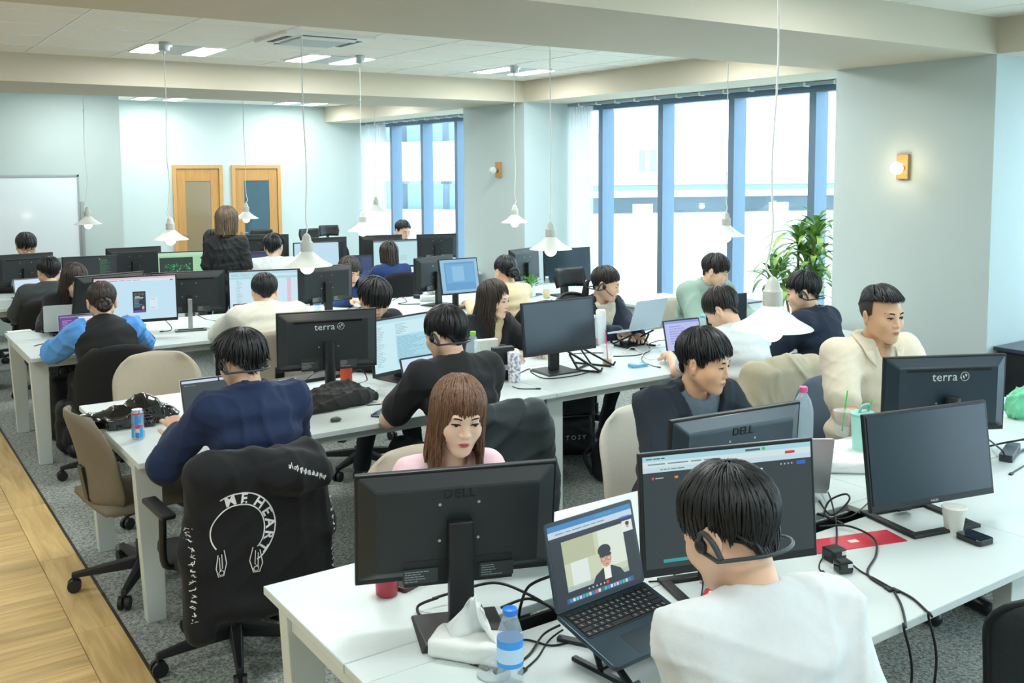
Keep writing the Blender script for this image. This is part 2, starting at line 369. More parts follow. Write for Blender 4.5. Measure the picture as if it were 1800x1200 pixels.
# windows: tall panes between aluminium mullions
M_glass = thin_glass('window_glass', (.93, .97, 1.), .05)
def window(name, ys, y0, y1):
    w = MB()
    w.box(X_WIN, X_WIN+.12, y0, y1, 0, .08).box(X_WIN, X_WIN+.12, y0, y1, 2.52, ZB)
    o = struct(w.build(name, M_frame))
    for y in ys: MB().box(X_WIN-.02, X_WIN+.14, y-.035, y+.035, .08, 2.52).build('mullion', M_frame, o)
    e = sorted([y0]+list(ys)+[y1])
    for a, b in zip(e, e[1:]): MB().box(X_WIN+.06, X_WIN+.068, a, b, .08, 2.52).build('pane', M_glass, o)
    r = MB().box(X_WIN-.1, X_WIN-.045, y0, y1, ZB-.03, ZB-.004); r.build('blind_rail', mat('rail', '#9fb2bd', .4, metal=.5), o)
    for k in range(int((y1-y0)/.3)): MB().box(X_WIN-.105, X_WIN-.04, y0+.15+k*.3, y0+.17+k*.3, ZB-.038, ZB-.003).build('rail_bracket', M_whitep, o)
    return o
MY = [at(x, 300, X=X_WIN)[1] for x in (1058, 1163, 1287, 1429)]
MY2 = [at(x, 300, X=X_WIN)[1] for x in (690, 744, 804)]
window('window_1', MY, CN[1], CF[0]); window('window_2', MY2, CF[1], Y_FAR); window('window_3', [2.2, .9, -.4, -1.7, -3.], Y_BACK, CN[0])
for a, b in ((CN[1], CF[0]), (CF[1], Y_FAR), (Y_BACK, CN[0])): portal(X_WIN+.3, (a+b)/2, 1.3, 2.5, b-a)
# sheer curtains gathered at the column side of each bay
M_sheer = film('sheer_curtain', '#f4f8fa', .72, .9)
def curtain(y0, y1, label):
    n = 60; V = []; Fq = []
    for j, z in enumerate((.03, .9, 1.8, 2.56)):
        for i in range(n+1):
            u = i/n; V.append((X_WIN-.08+.022*math.sin(u*PI*16)*(1.2-.15*j), y0+(y1-y0)*u*(1-.05*j*(1-u)), z))
    for j in range(3):
        for i in range(n): k = j*(n+1)+i; Fq.append((k, k+1, k+n+2, k+n+1))
    tag(obj('sheer_curtain', fast_mesh('sheer_curtain', V, Fq, True), M_sheer), label, 'curtain')
curtain(MY[0]+.06, CF[0]-.02, 'white sheer curtain gathered beside the column with the dark lamp')
curtain(MY2[0]+.06, Y_FAR-.02, 'white sheer curtain gathered in the far corner by the white wall')
# doors in the far wall
M_oak = mat('oak_door', '#b98a4e', .5, var=.22, scale=3, stretch=(10, 10, 1.2))
M_oakf = mat('oak_frame', '#c4975c', .5, var=.18, scale=3, stretch=(10, 10, 1.2))
def door(n, x0p, x1p, tint):
    x0 = at(x0p, 300, Y=Y_FAR)[0]; x1 = at(x1p, 300, Y=Y_FAR)[0]; zt = at(x0p, 290, Y=Y_FAR)[2]
    fr = MB().box(x0, x0+.05, Y_FAR-.035, Y_FAR, 0, zt).box(x1-.05, x1, Y_FAR-.035, Y_FAR, 0, zt).box(x0+.05, x1-.05, Y_FAR-.035, Y_FAR, zt-.05, zt)
    o = struct(fr.build('door_%d' % n, M_oakf))
    a, b, tp = x0+.055, x1-.055, zt-.055; st = (b-a)*.2
    for nm, bx in (('stile', (a, a+st, .02, tp)), ('stile', (b-st, b, .02, tp)), ('top_rail', (a+st, b-st, tp-.17, tp)), ('bottom_rail', (a+st, b-st, .02, .3))):
        MB().box(bx[0], bx[1], Y_FAR-.018, Y_FAR-.001, bx[2], bx[3]).build(nm, M_oak, o, bevel=.003)
    MB().box(a+st, b-st, Y_FAR-.010, Y_FAR-.006, .3, tp-.17).build('pane', tint, o)
    h = MB().cyl((a+st*.5, Y_FAR-.018, 1.0), (a+st*.5, Y_FAR-.06, 1.0), .01).bar((a+st*.5, Y_FAR-.06, 1.0), (a+st*.5+.09, Y_FAR-.06, 1.0), .016); h.build('handle', M_metal, o)
door(1, 302, 390, mat('bronze_glass', '#8e7f63', .08, spec=.7)); door(2, 406, 492, mat('blue_glass', '#3f5a66', .06, spec=.7))
# whiteboard on legs
yw = 11.75; xr = at(139, 330, Y=yw)[0]; zt = at(136, 307, Y=yw)[2]
t = thing('whiteboard', 'white mobile whiteboard with aluminium frame against the grey partition', 'whiteboard', (xr-.9, yw, 0))
MB().box(-.88, .88, -.008, .008, zt-.92, zt-.02).build('board', mat('whiteboard', '#e7f1f4', .12), t)
MB().box(-.9, .9, -.014, .014, zt-.022, zt).box(-.9, .9, -.014, .014, zt-.94, zt-.918).box(-.9, -.878, -.014, .014, zt-.94, zt).box(.878, .9, -.014, .014, zt-.94, zt).build('frame', M_metal, t)
for sx in (-.92, .92):
    MB().box(sx-.018, sx+.018, -.018, .018, .06, zt-.3).build('post', M_metal, t)
    MB().box(sx-.02, sx+.02, -.28, .28, .04, .07).build('foot', M_metal, t)
    for sy in (-.26, .26): MB().cyl((sx-.012, sy, .025), (sx+.012, sy, .025), .025).build('caster', M_black, t)
MB().box(-.5, .5, -.07, -.014, zt-.955, zt-.94).build('pen_tray', M_metal, t)
# wall lamps on the columns
def sconce(px, py, label, lit):
    p = at(px, py, X=XC)
    t = thing('wall_lamp', label, 'wall lamp', (XC, p[1], p[2]))
    MB().box(-.03, 0, -.045, .045, -.085, .085).build('wooden_plate', mat('sconce_wood', '#b98d52', .5, var=.2, scale=4, stretch=(4, 4, 20)), t, bevel=.004)
    MB().cyl((-.03, 0, -.01), (-.055, 0, -.01), .022, n=14).build('socket', mat('brass', '#b08a4a', .35, metal=.8), t)
    MB().ball((-.088, 0, -.01), .043, 16, 12).build('globe', mat('globe_lit', '#fff0cf', .3, emit=6) if lit else mat('globe_off', '#eef0ec', .3, trans=.2), t, smooth=True)
    if lit:
        L = bpy.data.lights.new('bulb', 'POINT'); L.energy = 1.3; L.color = (1, .72, .38); L.shadow_soft_size = .044
        o = bpy.data.objects.new('bulb', L); link(o, t); o.location = (-.14, 0, -.01)
sconce(1590, 293, 'lit globe wall lamp on a wooden plate on the near column', True)
sconce(878, 298, 'unlit globe wall lamp on a wooden plate on the far column', False)
# outside: pale buildings across the street
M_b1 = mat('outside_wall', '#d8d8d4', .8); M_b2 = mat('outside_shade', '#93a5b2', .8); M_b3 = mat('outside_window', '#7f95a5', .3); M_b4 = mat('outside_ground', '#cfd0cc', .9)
struct(MB().box(9, 140, -60, 160, -9.2, -9).build('ground_outside', M_b4))
def apartment(label, p0, p1, zt, n, m, wv):
    t = thing('apartment_building', label, 'building', (p0[0], p0[1], 0)); v = Vector((p1[0]-p0[0], p1[1]-p0[1], 0)); L = v.length; t.rotation_euler.z = math.atan2(v.y, v.x)
    MB().box(0, L, 0, 9, -9, zt).build('wall', M_b1, t); MB().box(-.3, L+.3, -.4, 9.3, zt, zt+.4).build('roof', M_b1, t)
    fh = (zt+7)/m
    for j in range(m):
        z = -7+j*fh
        MB().box(0, L, -1.1, 0, z, z+.16).build('balcony_slab', M_b1, t); MB().box(0, L, -1.14, -1.08, z+.16, z+1.0).build('balcony_front', M_b1, t)
        for i in range(n):
            x = L*(i+.5)/n; f = MB().box(x-wv, x+wv, -.05, .02, z+.2, z+fh*.74).build('window', M_b2, t); MB().box(x-wv+.1, x+wv-.1, -.06, -.051, z+.3, z+fh*.7).build('pane', M_b3, f)
a0, a1 = at(640, 300, Y=42), at(900, 300, Y=36)
apartment('pale apartment block with balconies seen through the far windows', a0[:2], a1[:2], 8.2, 7, 5, .8)
# long low hall with a band below its roof edge, its shade put into the colour
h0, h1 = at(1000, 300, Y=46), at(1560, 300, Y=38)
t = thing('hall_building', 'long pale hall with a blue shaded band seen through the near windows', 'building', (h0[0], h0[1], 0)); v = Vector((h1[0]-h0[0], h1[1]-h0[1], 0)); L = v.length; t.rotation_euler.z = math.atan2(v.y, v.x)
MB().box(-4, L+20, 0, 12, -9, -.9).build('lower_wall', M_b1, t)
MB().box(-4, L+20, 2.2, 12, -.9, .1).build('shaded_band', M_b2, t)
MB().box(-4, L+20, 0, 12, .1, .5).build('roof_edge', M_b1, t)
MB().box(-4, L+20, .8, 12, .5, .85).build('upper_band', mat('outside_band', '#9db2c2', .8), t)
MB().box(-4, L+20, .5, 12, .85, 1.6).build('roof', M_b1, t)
for k in range(6): MB().box(4+k*9, 5.2+k*9, -.3, 0, -1.5, -.3).build('roof_vent', M_b1, t)
u0 = at(1060, 300, Y=70); t = thing('distant_house', 'faint gabled house above the hall roof', 'building', (u0[0], u0[1], 0), -.35)
MB().box(0, 7, 0, 6, -9, 4.6).build('wall', M_b1, t); MB().prism([(-.4, 4.6), (7.4, 4.6), (3.5, 6.0)], 6.6, 'y', -.3).build('roof', mat('outside_roof', '#b9bfc2', .8), t)
for k in range(3): MB().box(3.6+k*1.1, 4.2+k*1.1, -.06, .02, 1.2, 3.6).build('window', M_b2, t)
# ================================================================ furniture
ZT = .72
ROWS = {1: (1.43, 2.61), 2: (4.02, 5.21), 3: (6.71, 7.91), 4: (9.30, 10.50)}
X0 = .93
M_leg = mat('desk_leg', '#cfd8d4', .45)
M_tray = mat('cable_tray', '#15181a', .7)
def desk(row, x0, x1, label, opens=(), endleg=True):
    y0, y1 = ROWS[row]; yc = (y0+y1)/2
    t = thing('bench_desk', label, 'desk', (x0, yc, 0), 0, 'white bench desks in rows')
    L = x1-x0-.002; d = (y1-y0)/2
    for s in (-1, 1):
        a, b = sorted((s*.055, s*d)); MB().box(0, L, a, b, ZT-.025, ZT).build('top_panel', M_white, t, bevel=.003)
    MB().box(.05, L-.05, -.05, .05, ZT-.14, ZT-.125).box(.05, L-.05, -.055, -.045, ZT-.14, ZT-.03).box(.05, L-.05, .045, .055, ZT-.14, ZT-.03).build('cable_tray', M_tray, t)
    e = [0]
    for (a, b) in opens: e += [a-x0, b-x0]
    e.append(L)
    for a, b in zip(e[0::2], e[1::2]):
        if b-a > .02: MB().box(a+.002, b-.002, -.053, .053, ZT-.02, ZT-.001).build('cable_lid', M_white, t, bevel=.002)
    for s in (-1, 1): MB().box(.1, L-.1, s*(d-.13)-.02, s*(d-.13)+.02, ZT-.085, ZT-.025).build('rail', M_leg, t)
    for k, xe in enumerate((0, L)):
        sx = 1 if k == 0 else -1
        for s in (-1, 1):
            yo, yi = s*(d-.10), s*(d-.16)
            ya, yb = sorted((yo, yi))
            xa, xb = sorted((xe+sx*.005, xe+sx*.115)); xa2, xb2 = sorted((xe+sx*.038, xe+sx*.115))
            MB().hull8([(xa2, ya, 0), (xb2, ya, 0), (xb2, yb, 0), (xa2, yb, 0)], [(xa, ya, ZT-.026), (xb, ya, ZT-.026), (xb, yb, ZT-.026), (xa, yb, ZT-.026)]).build('leg', M_leg, t, bevel=.003)
        MB().box(*sorted((xe+sx*.02, xe+sx*.08)), -(d-.16), d-.16, ZT-.075, ZT-.026).build('cross_beam', M_leg, t)
    return t
desk(1, X0, 3.05, 'white bench desk nearest the camera, with the open laptop on it', ((1.28, 1.62), (2.25, 2.85)))
desk(1, 3.05, 5.17, 'white bench desk in front of the near column, with the phone charger cables', ())
desk(2, X0, 3.05, 'white bench desk with the energy drink can at its left end', ((1.5, 1.9),))
desk(2, 3.05, 5.17, 'white bench desk in the second row carrying the purple laptop', ())
desk(2, 5.172, 5.95, 'short white desk at the window end of the second row', ())
desk(3, X0, 3.05, 'white bench desk in the third row with the poster on its monitor', ())
desk(3, 3.05, 5.17, 'white bench desk in the third row with the old square monitor', ())
desk(3, 5.172, 5.95, 'short white desk at the window end of the third row', ())
desk(4, X0, 3.05, 'white bench desk in the far row in front of the whiteboard', ())
desk(4, 3.05, 5.17, 'white bench desk in the far row in front of the wooden doors', ())
desk(4, 5.172, 6.0, 'short white desk by the far windows', ())
# ---------------------------------------------------------------- pendant lamps
M_enamel = mat('white_enamel', '#eef0ea', .22, coat=.3); M_cord = mat('white_cord', '#e9ebe6', .6); M_cer = mat('ceramic_socket', '#c9ccc4', .4)
M_bulb = mat('opal_bulb', '#fff3dc', .3, emit=5.5)
def pendant(px, py, Yc, label, D=.255):
    p = at(px, py, Y=Yc); x, y, z = p; zt = ZB if (CN[0] < y < CN[1] or CF[0] < y < CF[1]) else ZC
    t = thing('pendant_lamp', label, 'pendant lamp', (x, y, z), random.uniform(0, 6), 'white cone pendant lamps over the desks'); r = D/2; h = D*.29
    MB().lathe([(r, 0), (r-.004, .004), (r*.62, h*.40), (r*.32, h*.82), (.03, h), (.026, h), (r*.3, h*.76), (r*.6, h*.33), (r-.008, .001)], 36, closed=False).build('shade', M_enamel, t, smooth=True)
    MB().lathe([(.024, h-.012), (.031, h), (.031, h+.045), (.024, h+.052), (.02, h+.075), (.012, h+.085), (.006, h+.09)], 18).build('socket', M_cer, t, auto=40)
    MB().ball((0, 0, -.006), (.036, .036, .036), 18, 12).build('bulb', M_bulb, t, smooth=True)
    w = [(0, 0, h+.088), (.022, 0, h+.12), (.012, .005, h+.16), (.002, 0, h+.24)]
    n = 14; z0 = h+.24; z1 = zt-z-.06
    for i in range(1, n+1):
        u = i/n; w.append((.009*math.sin(u*9+px)*(1-u), .006*math.cos(u*7+py)*(1-u), z0+(z1-z0)*u))
    MB().tube(catmull(w, 3), .0033, 6).build('cord', M_cord, t, smooth=True)
    MB().ball((.0, .004, z0+(z1-z0)*.72), (.006, .006, .008), 8, 6).build('cord_clip', M_cord, t)
    MB().lathe([(.004, z1-.03), (.008, z1), (.035, z1+.002), (.038, z1+.01), (.038, zt-z-.001)], 20).build('ceiling_cap', M_metal, t, auto=40)
    L = bpy.data.lights.new('lamp', 'POINT'); L.energy = .8; L.color = (1, .82, .6); L.shadow_soft_size = .036
    o = bpy.data.objects.new('lamp', L); link(o, t); o.location = (0, 0, -.05)
RC = {k: (a+b)/2 for k, (a, b) in ROWS.items()}
pendant(1357, 577, RC[1]+.02, 'largest white cone pendant lamp, hanging in front of the man in the navy suit')
pendant(540, 467, RC[2], 'white cone pendant lamp above the black monitor with the globe logo at left')
pendant(968, 438, RC[2], 'white cone pendant lamp above the dark monitor in the second row')
pendant(1276, 415, RC[2], 'white cone pendant lamp in front of the windows, above the man in green')
pendant(300, 421, RC[3], 'white cone pendant lamp in front of the left wooden door frame')
pendant(638, 406, RC[3], 'white cone pendant lamp above the woman in the blue top')
pendant(905, 391, RC[3], 'white cone pendant lamp in front of the far column')
pendant(155, 394, RC[4], 'white cone pendant lamp beside the whiteboard edge')
pendant(433, 384, RC[4], 'white cone pendant lamp in front of the right wooden door')
pendant(661, 371, RC[4], 'small white cone pendant lamp in front of the far sheer curtain')
# ---------------------------------------------------------------- chairs
def chair_proto(kind, M_back, M_seat, arms=False, head=False):
    """a swivel chair whose sitter looks along +y"""
    t = bpy.data.objects.new('office_chair', None); COL.objects.link(t)
    def seat(u, v):
        x = (u-.5)*.48; y = (v-.5)*.46; k = max(abs(u-.5)*2, 0)
        rr = 1-.10*max(0, abs(v-.5)*2-.6)**2*6
        return (x*rr, y, .455-.012*(1-k*k)-(.03*max(0, v-.75)*4)**2*3)
    MB().slab(seat, 12, 12, .05).build('seat', M_seat, t, smooth=True)
    H = .43 if not head else .54
    def back(u, v):
        a = (u-.5)*2; w = .238*(1 if v < .55 else max(.02, 1-((v-.55)/.45)**3.2*.42)) * (1 if v > .12 else .82+.18*v/.12)
        return (-a*w, -.215-.085*v+.075*a*a*(1-.3*v)+.02*math.sin(v*PI), .43+H*v-.035*a*a*max(0, v-.6)*2.2)
    if kind == 'shell': MB().slab(back, 14, 14, .026).build('backrest', M_back, t, smooth=True)
    else:
        MB().slab(back, 14, 14, .012).build('backrest', M_back, t, smooth=True)
        edge = [Vector(back(u, v))+Vector((0, -.006, 0)) for u, v in [(i/14, 0) for i in range(15)]+[(1, i/12) for i in range(1, 13)]+[(1-i/14, 1) for i in range(1, 15)]+[(0, 1-i/12) for i in range(1, 12)]]
        MB().tube(edge+[edge[0]], .012, 6).build('back_frame', M_black, t, smooth=True)
    MB().bar((0, -.12, .40), (0, -.24, .45), .07, .02).bar((0, -.235, .44), (0, -.262, .6), .06, .018, up=(0, 1, 0)).build('back_support', M_black, t, bevel=.004)
    if head:
        MB().slab(lambda u, v: (-(u-.5)*.27*(1-.25*abs(v-.5)), -.315+.05*((u-.5)*2)**2-.02*v, 1.02+.14*v), 10, 6, .03).build('headrest', M_black, t, smooth=True)
        MB().bar((0, -.335, .90), (0, -.345, 1.06), .035, .014, up=(0, 1, 0)).build('headrest_stem', M_black, t)
    if arms:
        for s in (-1, 1):
            MB().tube(catmull([(s*.2, -.02, .42), (s*.275, -.04, .44), (s*.285, -.06, .58), (s*.28, -.05, .635)], 5), .014, 8).build('arm_post', M_black, t, smooth=True)
            MB().cbox((s*.28, .0, .645), (.055, .25, .022)).build('armrest', M_black, t, bevel=.008)
    MB().cbox((0, -.02, .40), (.2, .24, .03)).build('mechanism', M_black, t, bevel=.006)
    MB().cyl((0, 0, .1), (0, 0, .39), .026, n=14).cyl((0, 0, .08), (0, 0, .2), .036, n=14).build('gas_column', M_black, t, auto=40)
    for k in range(5):
        a = R_(90+72*k+18); c, s = math.cos(a), math.sin(a)
        MB().hull8([(c*.03-s*.028, s*.03+c*.028, .075), (c*.03+s*.028, s*.03-c*.028, .075), (c*.31+s*.014, s*.31-c*.014, .065), (c*.31-s*.014, s*.31+c*.014, .065)],
                   [(c*.03-s*.022, s*.03+c*.022, .125), (c*.03+s*.022, s*.03-c*.022, .125), (c*.31+s*.012, s*.31-c*.012, .088), (c*.31-s*.012, s*.31+c*.012, .088)]).build('star_leg', M_black, t, bevel=.005)
        b = MB(); p = Vector((c*.3, s*.3, .03))
        for q in (-1, 1): b.cyl(p+Vector((-s, c, 0))*.007*q, p+Vector((-s, c, 0))*.024*q, .03, n=12)
        b.cyl(p, p+Vector((0, 0, .045)), .01, n=8).build('caster', M_black, t, auto=40)
    return t
M_beige = mat('beige_fabric', '#b9b09c', .85, var=.06, scale=60, bump=.15, bscale=300); M_taupe = mat('taupe_fabric', '#7d7362', .85, var=.06, scale=60, bump=.15, bscale=300)
M_blackf = mat('black_fabric', '#1b1d1f', .85, var=.1, scale=60, bump=.2, bscale=300); M_cream = mat('cream_fabric', '#d9d5c6', .8, var=.05, scale=60, bump=.12, bscale=300)
M_mesh = mat('dark_mesh', '#262c30', .7, var=.35, scale=1, stretch=(40, 40, 900), bump=.5, bscale=1)
M_bluegrey = mat('bluegrey_fabric', '#4e5b66', .8, var=.08, scale=60)
CH = {'beige': chair_proto('shell', M_beige, M_beige), 'taupe': chair_proto('shell', M_taupe, M_taupe), 'black': chair_proto('shell', M_blackf, M_blackf), 'blackarm': chair_proto('shell', M_blackf, M_blackf, arms=True),
      'cream': chair_proto('shell', M_cream, M_cream), 'mesh': chair_proto('mesh', M_mesh, M_blackf), 'head': chair_proto('mesh', M_mesh, M_blackf, arms=True, head=True), 'grey': chair_proto('shell', M_bluegrey, M_bluegrey)}
_used = set()
def chair(kind, x, y, face, label):
    p = CH[kind]
    if kind in _used: o = copy_tree(p)
    else: o = p; _used.add(kind)
    o.location = (x, y, 0); o.rotation_euler = (0, 0, R_(face-90)); return tag(o, label, 'chair', 'swivel office chairs at the desks')
chair('taupe', 1.07, 4.58, 6, 'empty taupe fabric chair at the left end of the desk with the energy drink can')
chair('beige', 1.42, 5.47, -95, 'empty beige chair behind the desk with the energy drink can, black chair behind it')
chair('mesh', 2.63, 1.13, 18, 'empty dark mesh chair cut off by the right edge of the picture')
chair('black', 3.05, 6.32, 120, 'empty black chair turned away beside the white sweatshirt')
chair('head', 4.85, 11.22, -85, 'dark headrest chair in the far row in front of the white wall')
chair('head', 4.15, 11.5, -120, 'dark headrest chair turned sideways in the far row')
chair('head', 5.30, 11.75, -95, 'dark headrest chair beside the man at the far windows')
# ---------------------------------------------------------------- displays
SCR = colour_attr('display_glow', emit=.72)
M_off = mat('screen_off', '#1c2b36', .18, spec=.5); M_bez = mat('bezel', '#14171a', .4, var=.08, scale=20); M_shell = mat('monitor_back', '#22292b', .5, var=.06, scale=8, bump=.04, bscale=500)
M_ink = mat('white_print', '#c9d2d2', .6); M_dark_ink = mat('dark_print', '#0c0e0f', .25); M_lab = mat('rating_label', '#3b4345', .6)
def lines(x0, y0, x1, y1, n, col, seed=1, fill=.85, th=.35, lay=3):
    r = random.Random(seed); o = []; s = (y1-y0)/n
    for i in range(n):
        y = y1-(i+.7)*s; x = x0
        while x < x0+(x1-x0)*fill*r.uniform(.35, 1):
            w = (x1-x0)*r.uniform(.05, .16); o.append((x, y, min(x+w, x1), y+s*th, col, lay)); x += w+(x1-x0)*.02
    return o
def content(kind, w, h):
    N = []
    def full(c): N.append((0, 0, 1, 1, c, 1))
    P = []
    if kind == 'doc':
        full('#cdeef5'); N.append((0, .93, 1, 1, '#b9dfe9', 2)); N.extend(lines(.04, .1, .2, .88, 26, '#8fb3bd', 2)); N.append((.34, .12, 1, .66, '#a9daea', 2)); N.extend(lines(.36, .14, .95, .64, 20, '#7fb0c6', 3)); N.extend(lines(.34, .68, .6, .9, 7, '#8aa9b2', 4))
    elif kind == 'sheet':
        full('#cfeaf8'); N.append((0, .93, 1, 1, '#b7dcea', 2)); N.append((0, .8, 1, .86, '#a8dde0', 2)); N.extend(lines(.02, .87, .9, .93, 2, '#6f8f9c', 5))
        for k in range(9): N.append((.08+k*.1, .02, .082+k*.1, .8, '#b4cfe0', 2))
        N.extend(lines(.1, .05, .24, .78, 18, '#9db9cc', 6, .6)); N.extend(lines(.5, .05, .8, .78, 18, '#bfaecb', 7, .5)); N.append((.84, .02, .9, .8, '#e4c3d4', 2))
    elif kind == 'poster':
        full('#c5e6f7'); N.append((0, .955, 1, 1, '#e6bfcf', 2)); N.append((0, .90, 1, .955, '#d9edf5', 2)); N.extend(lines(.02, .91, .9, .95, 1, '#8aa0aa', 8)); N.append((.93, .89, .97, .915, '#3f7fd0', 3))
        x0, x1, y0, y1 = .46, .62, .16, .66; N.append((x0, y0, x1, y1, '#1d2f3c', 2)); N.append((x0, y0, x1, y0+.055, '#6a48a8', 3)); N.extend(lines(x0+.015, y0+.12, x1-.02, y1-.14, 9, '#7fa3b3', 9, .95, .45)); N.extend(lines(x0+.03, y1-.17, x1-.03, y1-.11, 2, '#e9efe9', 10, 1, .6))
        for k in range(3):
            cx, cy = x0+.035+k*.045, y1-.065; P.append(([(cx+.015*math.cos(a*PI/6), cy+.026*math.sin(a*PI/6)) for a in range(12)], '#b08b35')); P.append(([(cx+.010*math.cos(a*PI/6), cy+.018*math.sin(a*PI/6)) for a in range(12)], '#1d2f3c'))
        P.append(([(x1-.035+.016*math.cos(a*PI/6), y0+.115+.045*math.sin(a*PI/6)) for a in range(12)], '#e5a37c'))
        N.append((.67, .22, .77, .5, '#d9edf5', 2)); N.extend(lines(.68, .44, .76, .49, 1, '#9cb8c4', 11)); N.extend(lines(.68, .24, .76, .28, 1, '#9cb8c4', 12))
    elif kind == 'viewer':
        full('#2a3438'); N.append((0, .955, 1, 1, '#a6d3e2', 2)); N.append((0, .90, 1, .955, '#d3e4e6', 2)); N.append((0, .855, 1, .90, '#c2dbe2', 2)); N.extend(lines(.02, .965, .3, .99, 1, '#2b3d44', 13)); N.extend(lines(.03, .912, .8, .945, 1, '#6d8f96', 14)); N.extend(lines(.1, .865, .36, .89, 1, '#5d7c85', 15)); N.append((.7, .965, .72, .99, '#3ec23e', 3)); N.append((.84, .91, .9, .935, '#c8323a', 4)); N.append((.91, .80, .965, .835, '#1f64c4', 3)); N.append((.05, .79, .062, .815, '#d8423c', 3)); N.extend(lines(.07, .79, .16, .815, 1, '#c9d2d2', 16)); N.append((.18, .79, .2, .81, '#d88a3c', 3))
        for k in range(4): N.append((.81+k*.022, .81, .818+k*.022, .825, '#aebfc4', 3))
        N.append((.30, .08, .70, .80, '#e3eee9', 2)); N.append((.1, .045, .42, .075, '#2f9a9a', 3)); N.append((.6, .965, .69, .985, '#4a5c64', 3))
    elif kind == 'code':
        full('#232d31'); N.extend(lines(.06, .3, .45, .9, 7, '#5d6d70', 17, .5, .12)); N.extend(lines(.68, .15, .96, .92, 18, '#4f8a68', 18, .9, .3)); N.append((.67, .9, .685, .93, '#dfe6e2', 3))
    elif kind == 'green':
        full('#a8dcb0'); N.append((0, .9, 1, 1, '#b8e2c4', 2)); N.append((.02, .05, .62, .84, '#22342f', 2)); rr = random.Random(5)
        for k in range(130):
            a = rr.uniform(.1, .56); b = rr.uniform(.12, .6); N.append((a, b, a+.02, b+.03, rr.choice(['#1f9a4a', '#2fb85a', '#157a3c', '#49c774', '#1b7f86']), 3+k % 3))
        N.extend(lines(.66, .2, .98, .85, 12, '#8cc79c', 19))
    elif kind == 'pale':
        full('#c3e1f4'); N.extend(lines(.04, .55, .3, .8, 3, '#9fbfd8', 20, .8, .12)); N.append((.95, .9, .965, .92, '#5b7f9c', 3))
    elif kind == 'pale2':
        full('#bfe6ef'); N.append((0, .94, 1, 1, '#7f8f96', 2)); N.append((.6, .2, .76, .42, '#b4dce2', 3)); N.append((.4, .6, .5, .75, '#a9d6e0', 3)); N.append((.95, .06, .98, .09, '#4aa06a', 3))
    elif kind == 'photo':
        full('#8fc0e0'); N.append((.1, .08, .92, .92, '#5e9ccc', 2)); N.append((.14, .3, .9, .86, '#6cabd8', 3)); N.append((.3, .35, .62, .8, '#8bbfe2', 4))
    elif kind == 'slack':
        full('#eef2f2'); N.append((0, 0, .42, .94, '#6a3a8c', 2)); N.append((0, .94, 1, 1, '#8a7fb0', 2)); N.extend(lines(.06, .3, .38, .86, 10, '#c3a8d6', 21)); N.append((.14, .3, .3, .42, '#b79acb', 4)); N.extend(lines(.48, .55, .9, .88, 5, '#b9c4c6', 22))
    elif kind == 'chat':
        full('#b9c4f2'); N.append((0, .92, 1, 1, '#8f9be0', 2)); N.extend(lines(.12, .2, .9, .86, 8, '#9a8fd8', 23, .9, .4)); N.append((.06, .1, .11, .17, '#e8b7b0', 3))
    elif kind == 'terminal':
        full('#2c3a40'); N.append((0, .94, 1, 1, '#c9d6ee', 2)); N.extend(lines(.3, .5, .85, .62, 3, '#9fb4ba', 24, .9, .25)); N.extend(lines(.03, .86, .5, .9, 1, '#7d8f96', 25)); N.append((.75, .9, .88, .93, '#6fb6e6', 3))
    elif kind == 'night':
        full('#1d2c4a'); N.extend(lines(.1, .2, .5, .9, 9, '#5b6fae', 26)); N.append((.55, .1, .95, .9, '#31406e', 2))
    elif kind == 'blank':
        full('#cfe4f6')
    elif kind == 'call':
        full('#20242f'); N.append((0, .93, 1, 1, '#3b86c4', 2)); N.append((0, .85, 1, .93, '#c4d6e2', 2)); N.append((0, .82, 1, .85, '#2b2f3a', 2)); N.extend(lines(.08, .87, .9, .91, 1, '#7d93a0', 27)); N.extend(lines(.55, .955, .95, .985, 1, '#54b2a8', 28)); N.append((.84, .84, .97, .86, '#3a63d8', 3))
        N.append((.13, .16, .86, .78, '#c9d2b4', 2)); N.append((.13, .5, .5, .78, '#b7bd9a', 3)); N.append((.55, .3, .86, .78, '#dbe6d6', 3)); N.append((.2, .2, .4, .5, '#dfe9e4', 3)); N.append((.13, .16, .86, .22, '#aebfb4', 3))
        N.append((.86, .66, .985, .8, '#e3e8e6', 3)); el = lambda cx, cy, a, b, n=18: [(cx+a*math.cos(2*PI*k/n), cy+b*math.sin(2*PI*k/n)) for k in range(n)]
        P.append(([(.42, .16), (.80, .16), (.76, .24), (.66, .31), (.56, .31), (.46, .24)], '#232a36')); P.append(([(.56, .16), (.64, .16), (.645, .32), (.565, .32)], '#eef0ea')); P.append((el(.605, .42, .066, .115), '#d2a584')); P.append((el(.60, .52, .078, .075), '#22242e')); P.append(([(.535, .44), (.675, .44), (.675, .475), (.535, .475)], '#22242e'))
        P.append((el(.575, .41, .028, .03, 14), '#3a2d2b')); P.append((el(.64, .41, .028, .03, 14), '#3a2d2b')); P.append((el(.575, .41, .023, .024, 14), '#d6ae92')); P.append((el(.64, .41, .023, .024, 14), '#d6ae92')); P.append((el(.607, .345, .022, .008, 10), '#b0655a'))
        P.append((el(.92, .74, .02, .035), '#caa083')); P.append((el(.92, .765, .024, .025), '#1f2026')); P.append((el(.58, .125, .02, .022, 12), '#d8332c'))
        for k in range(5): P.append((el(.36+k*.045, .125, .010, .012, 8), '#b9c4ca'))
        cs = ['#2f8fe0', '#dfe6ea', '#7fc4ee', '#e2c4d6', '#3ba0e8', '#58c46a', '#c9d4da', '#3a6fe0', '#e0564a', '#dfe3e6', '#5b5f6a', '#4ac4b4']
        for k in range(20): N.append((.13+k*.037, .035, .158+k*.037, .075, cs[k % 12], 3))
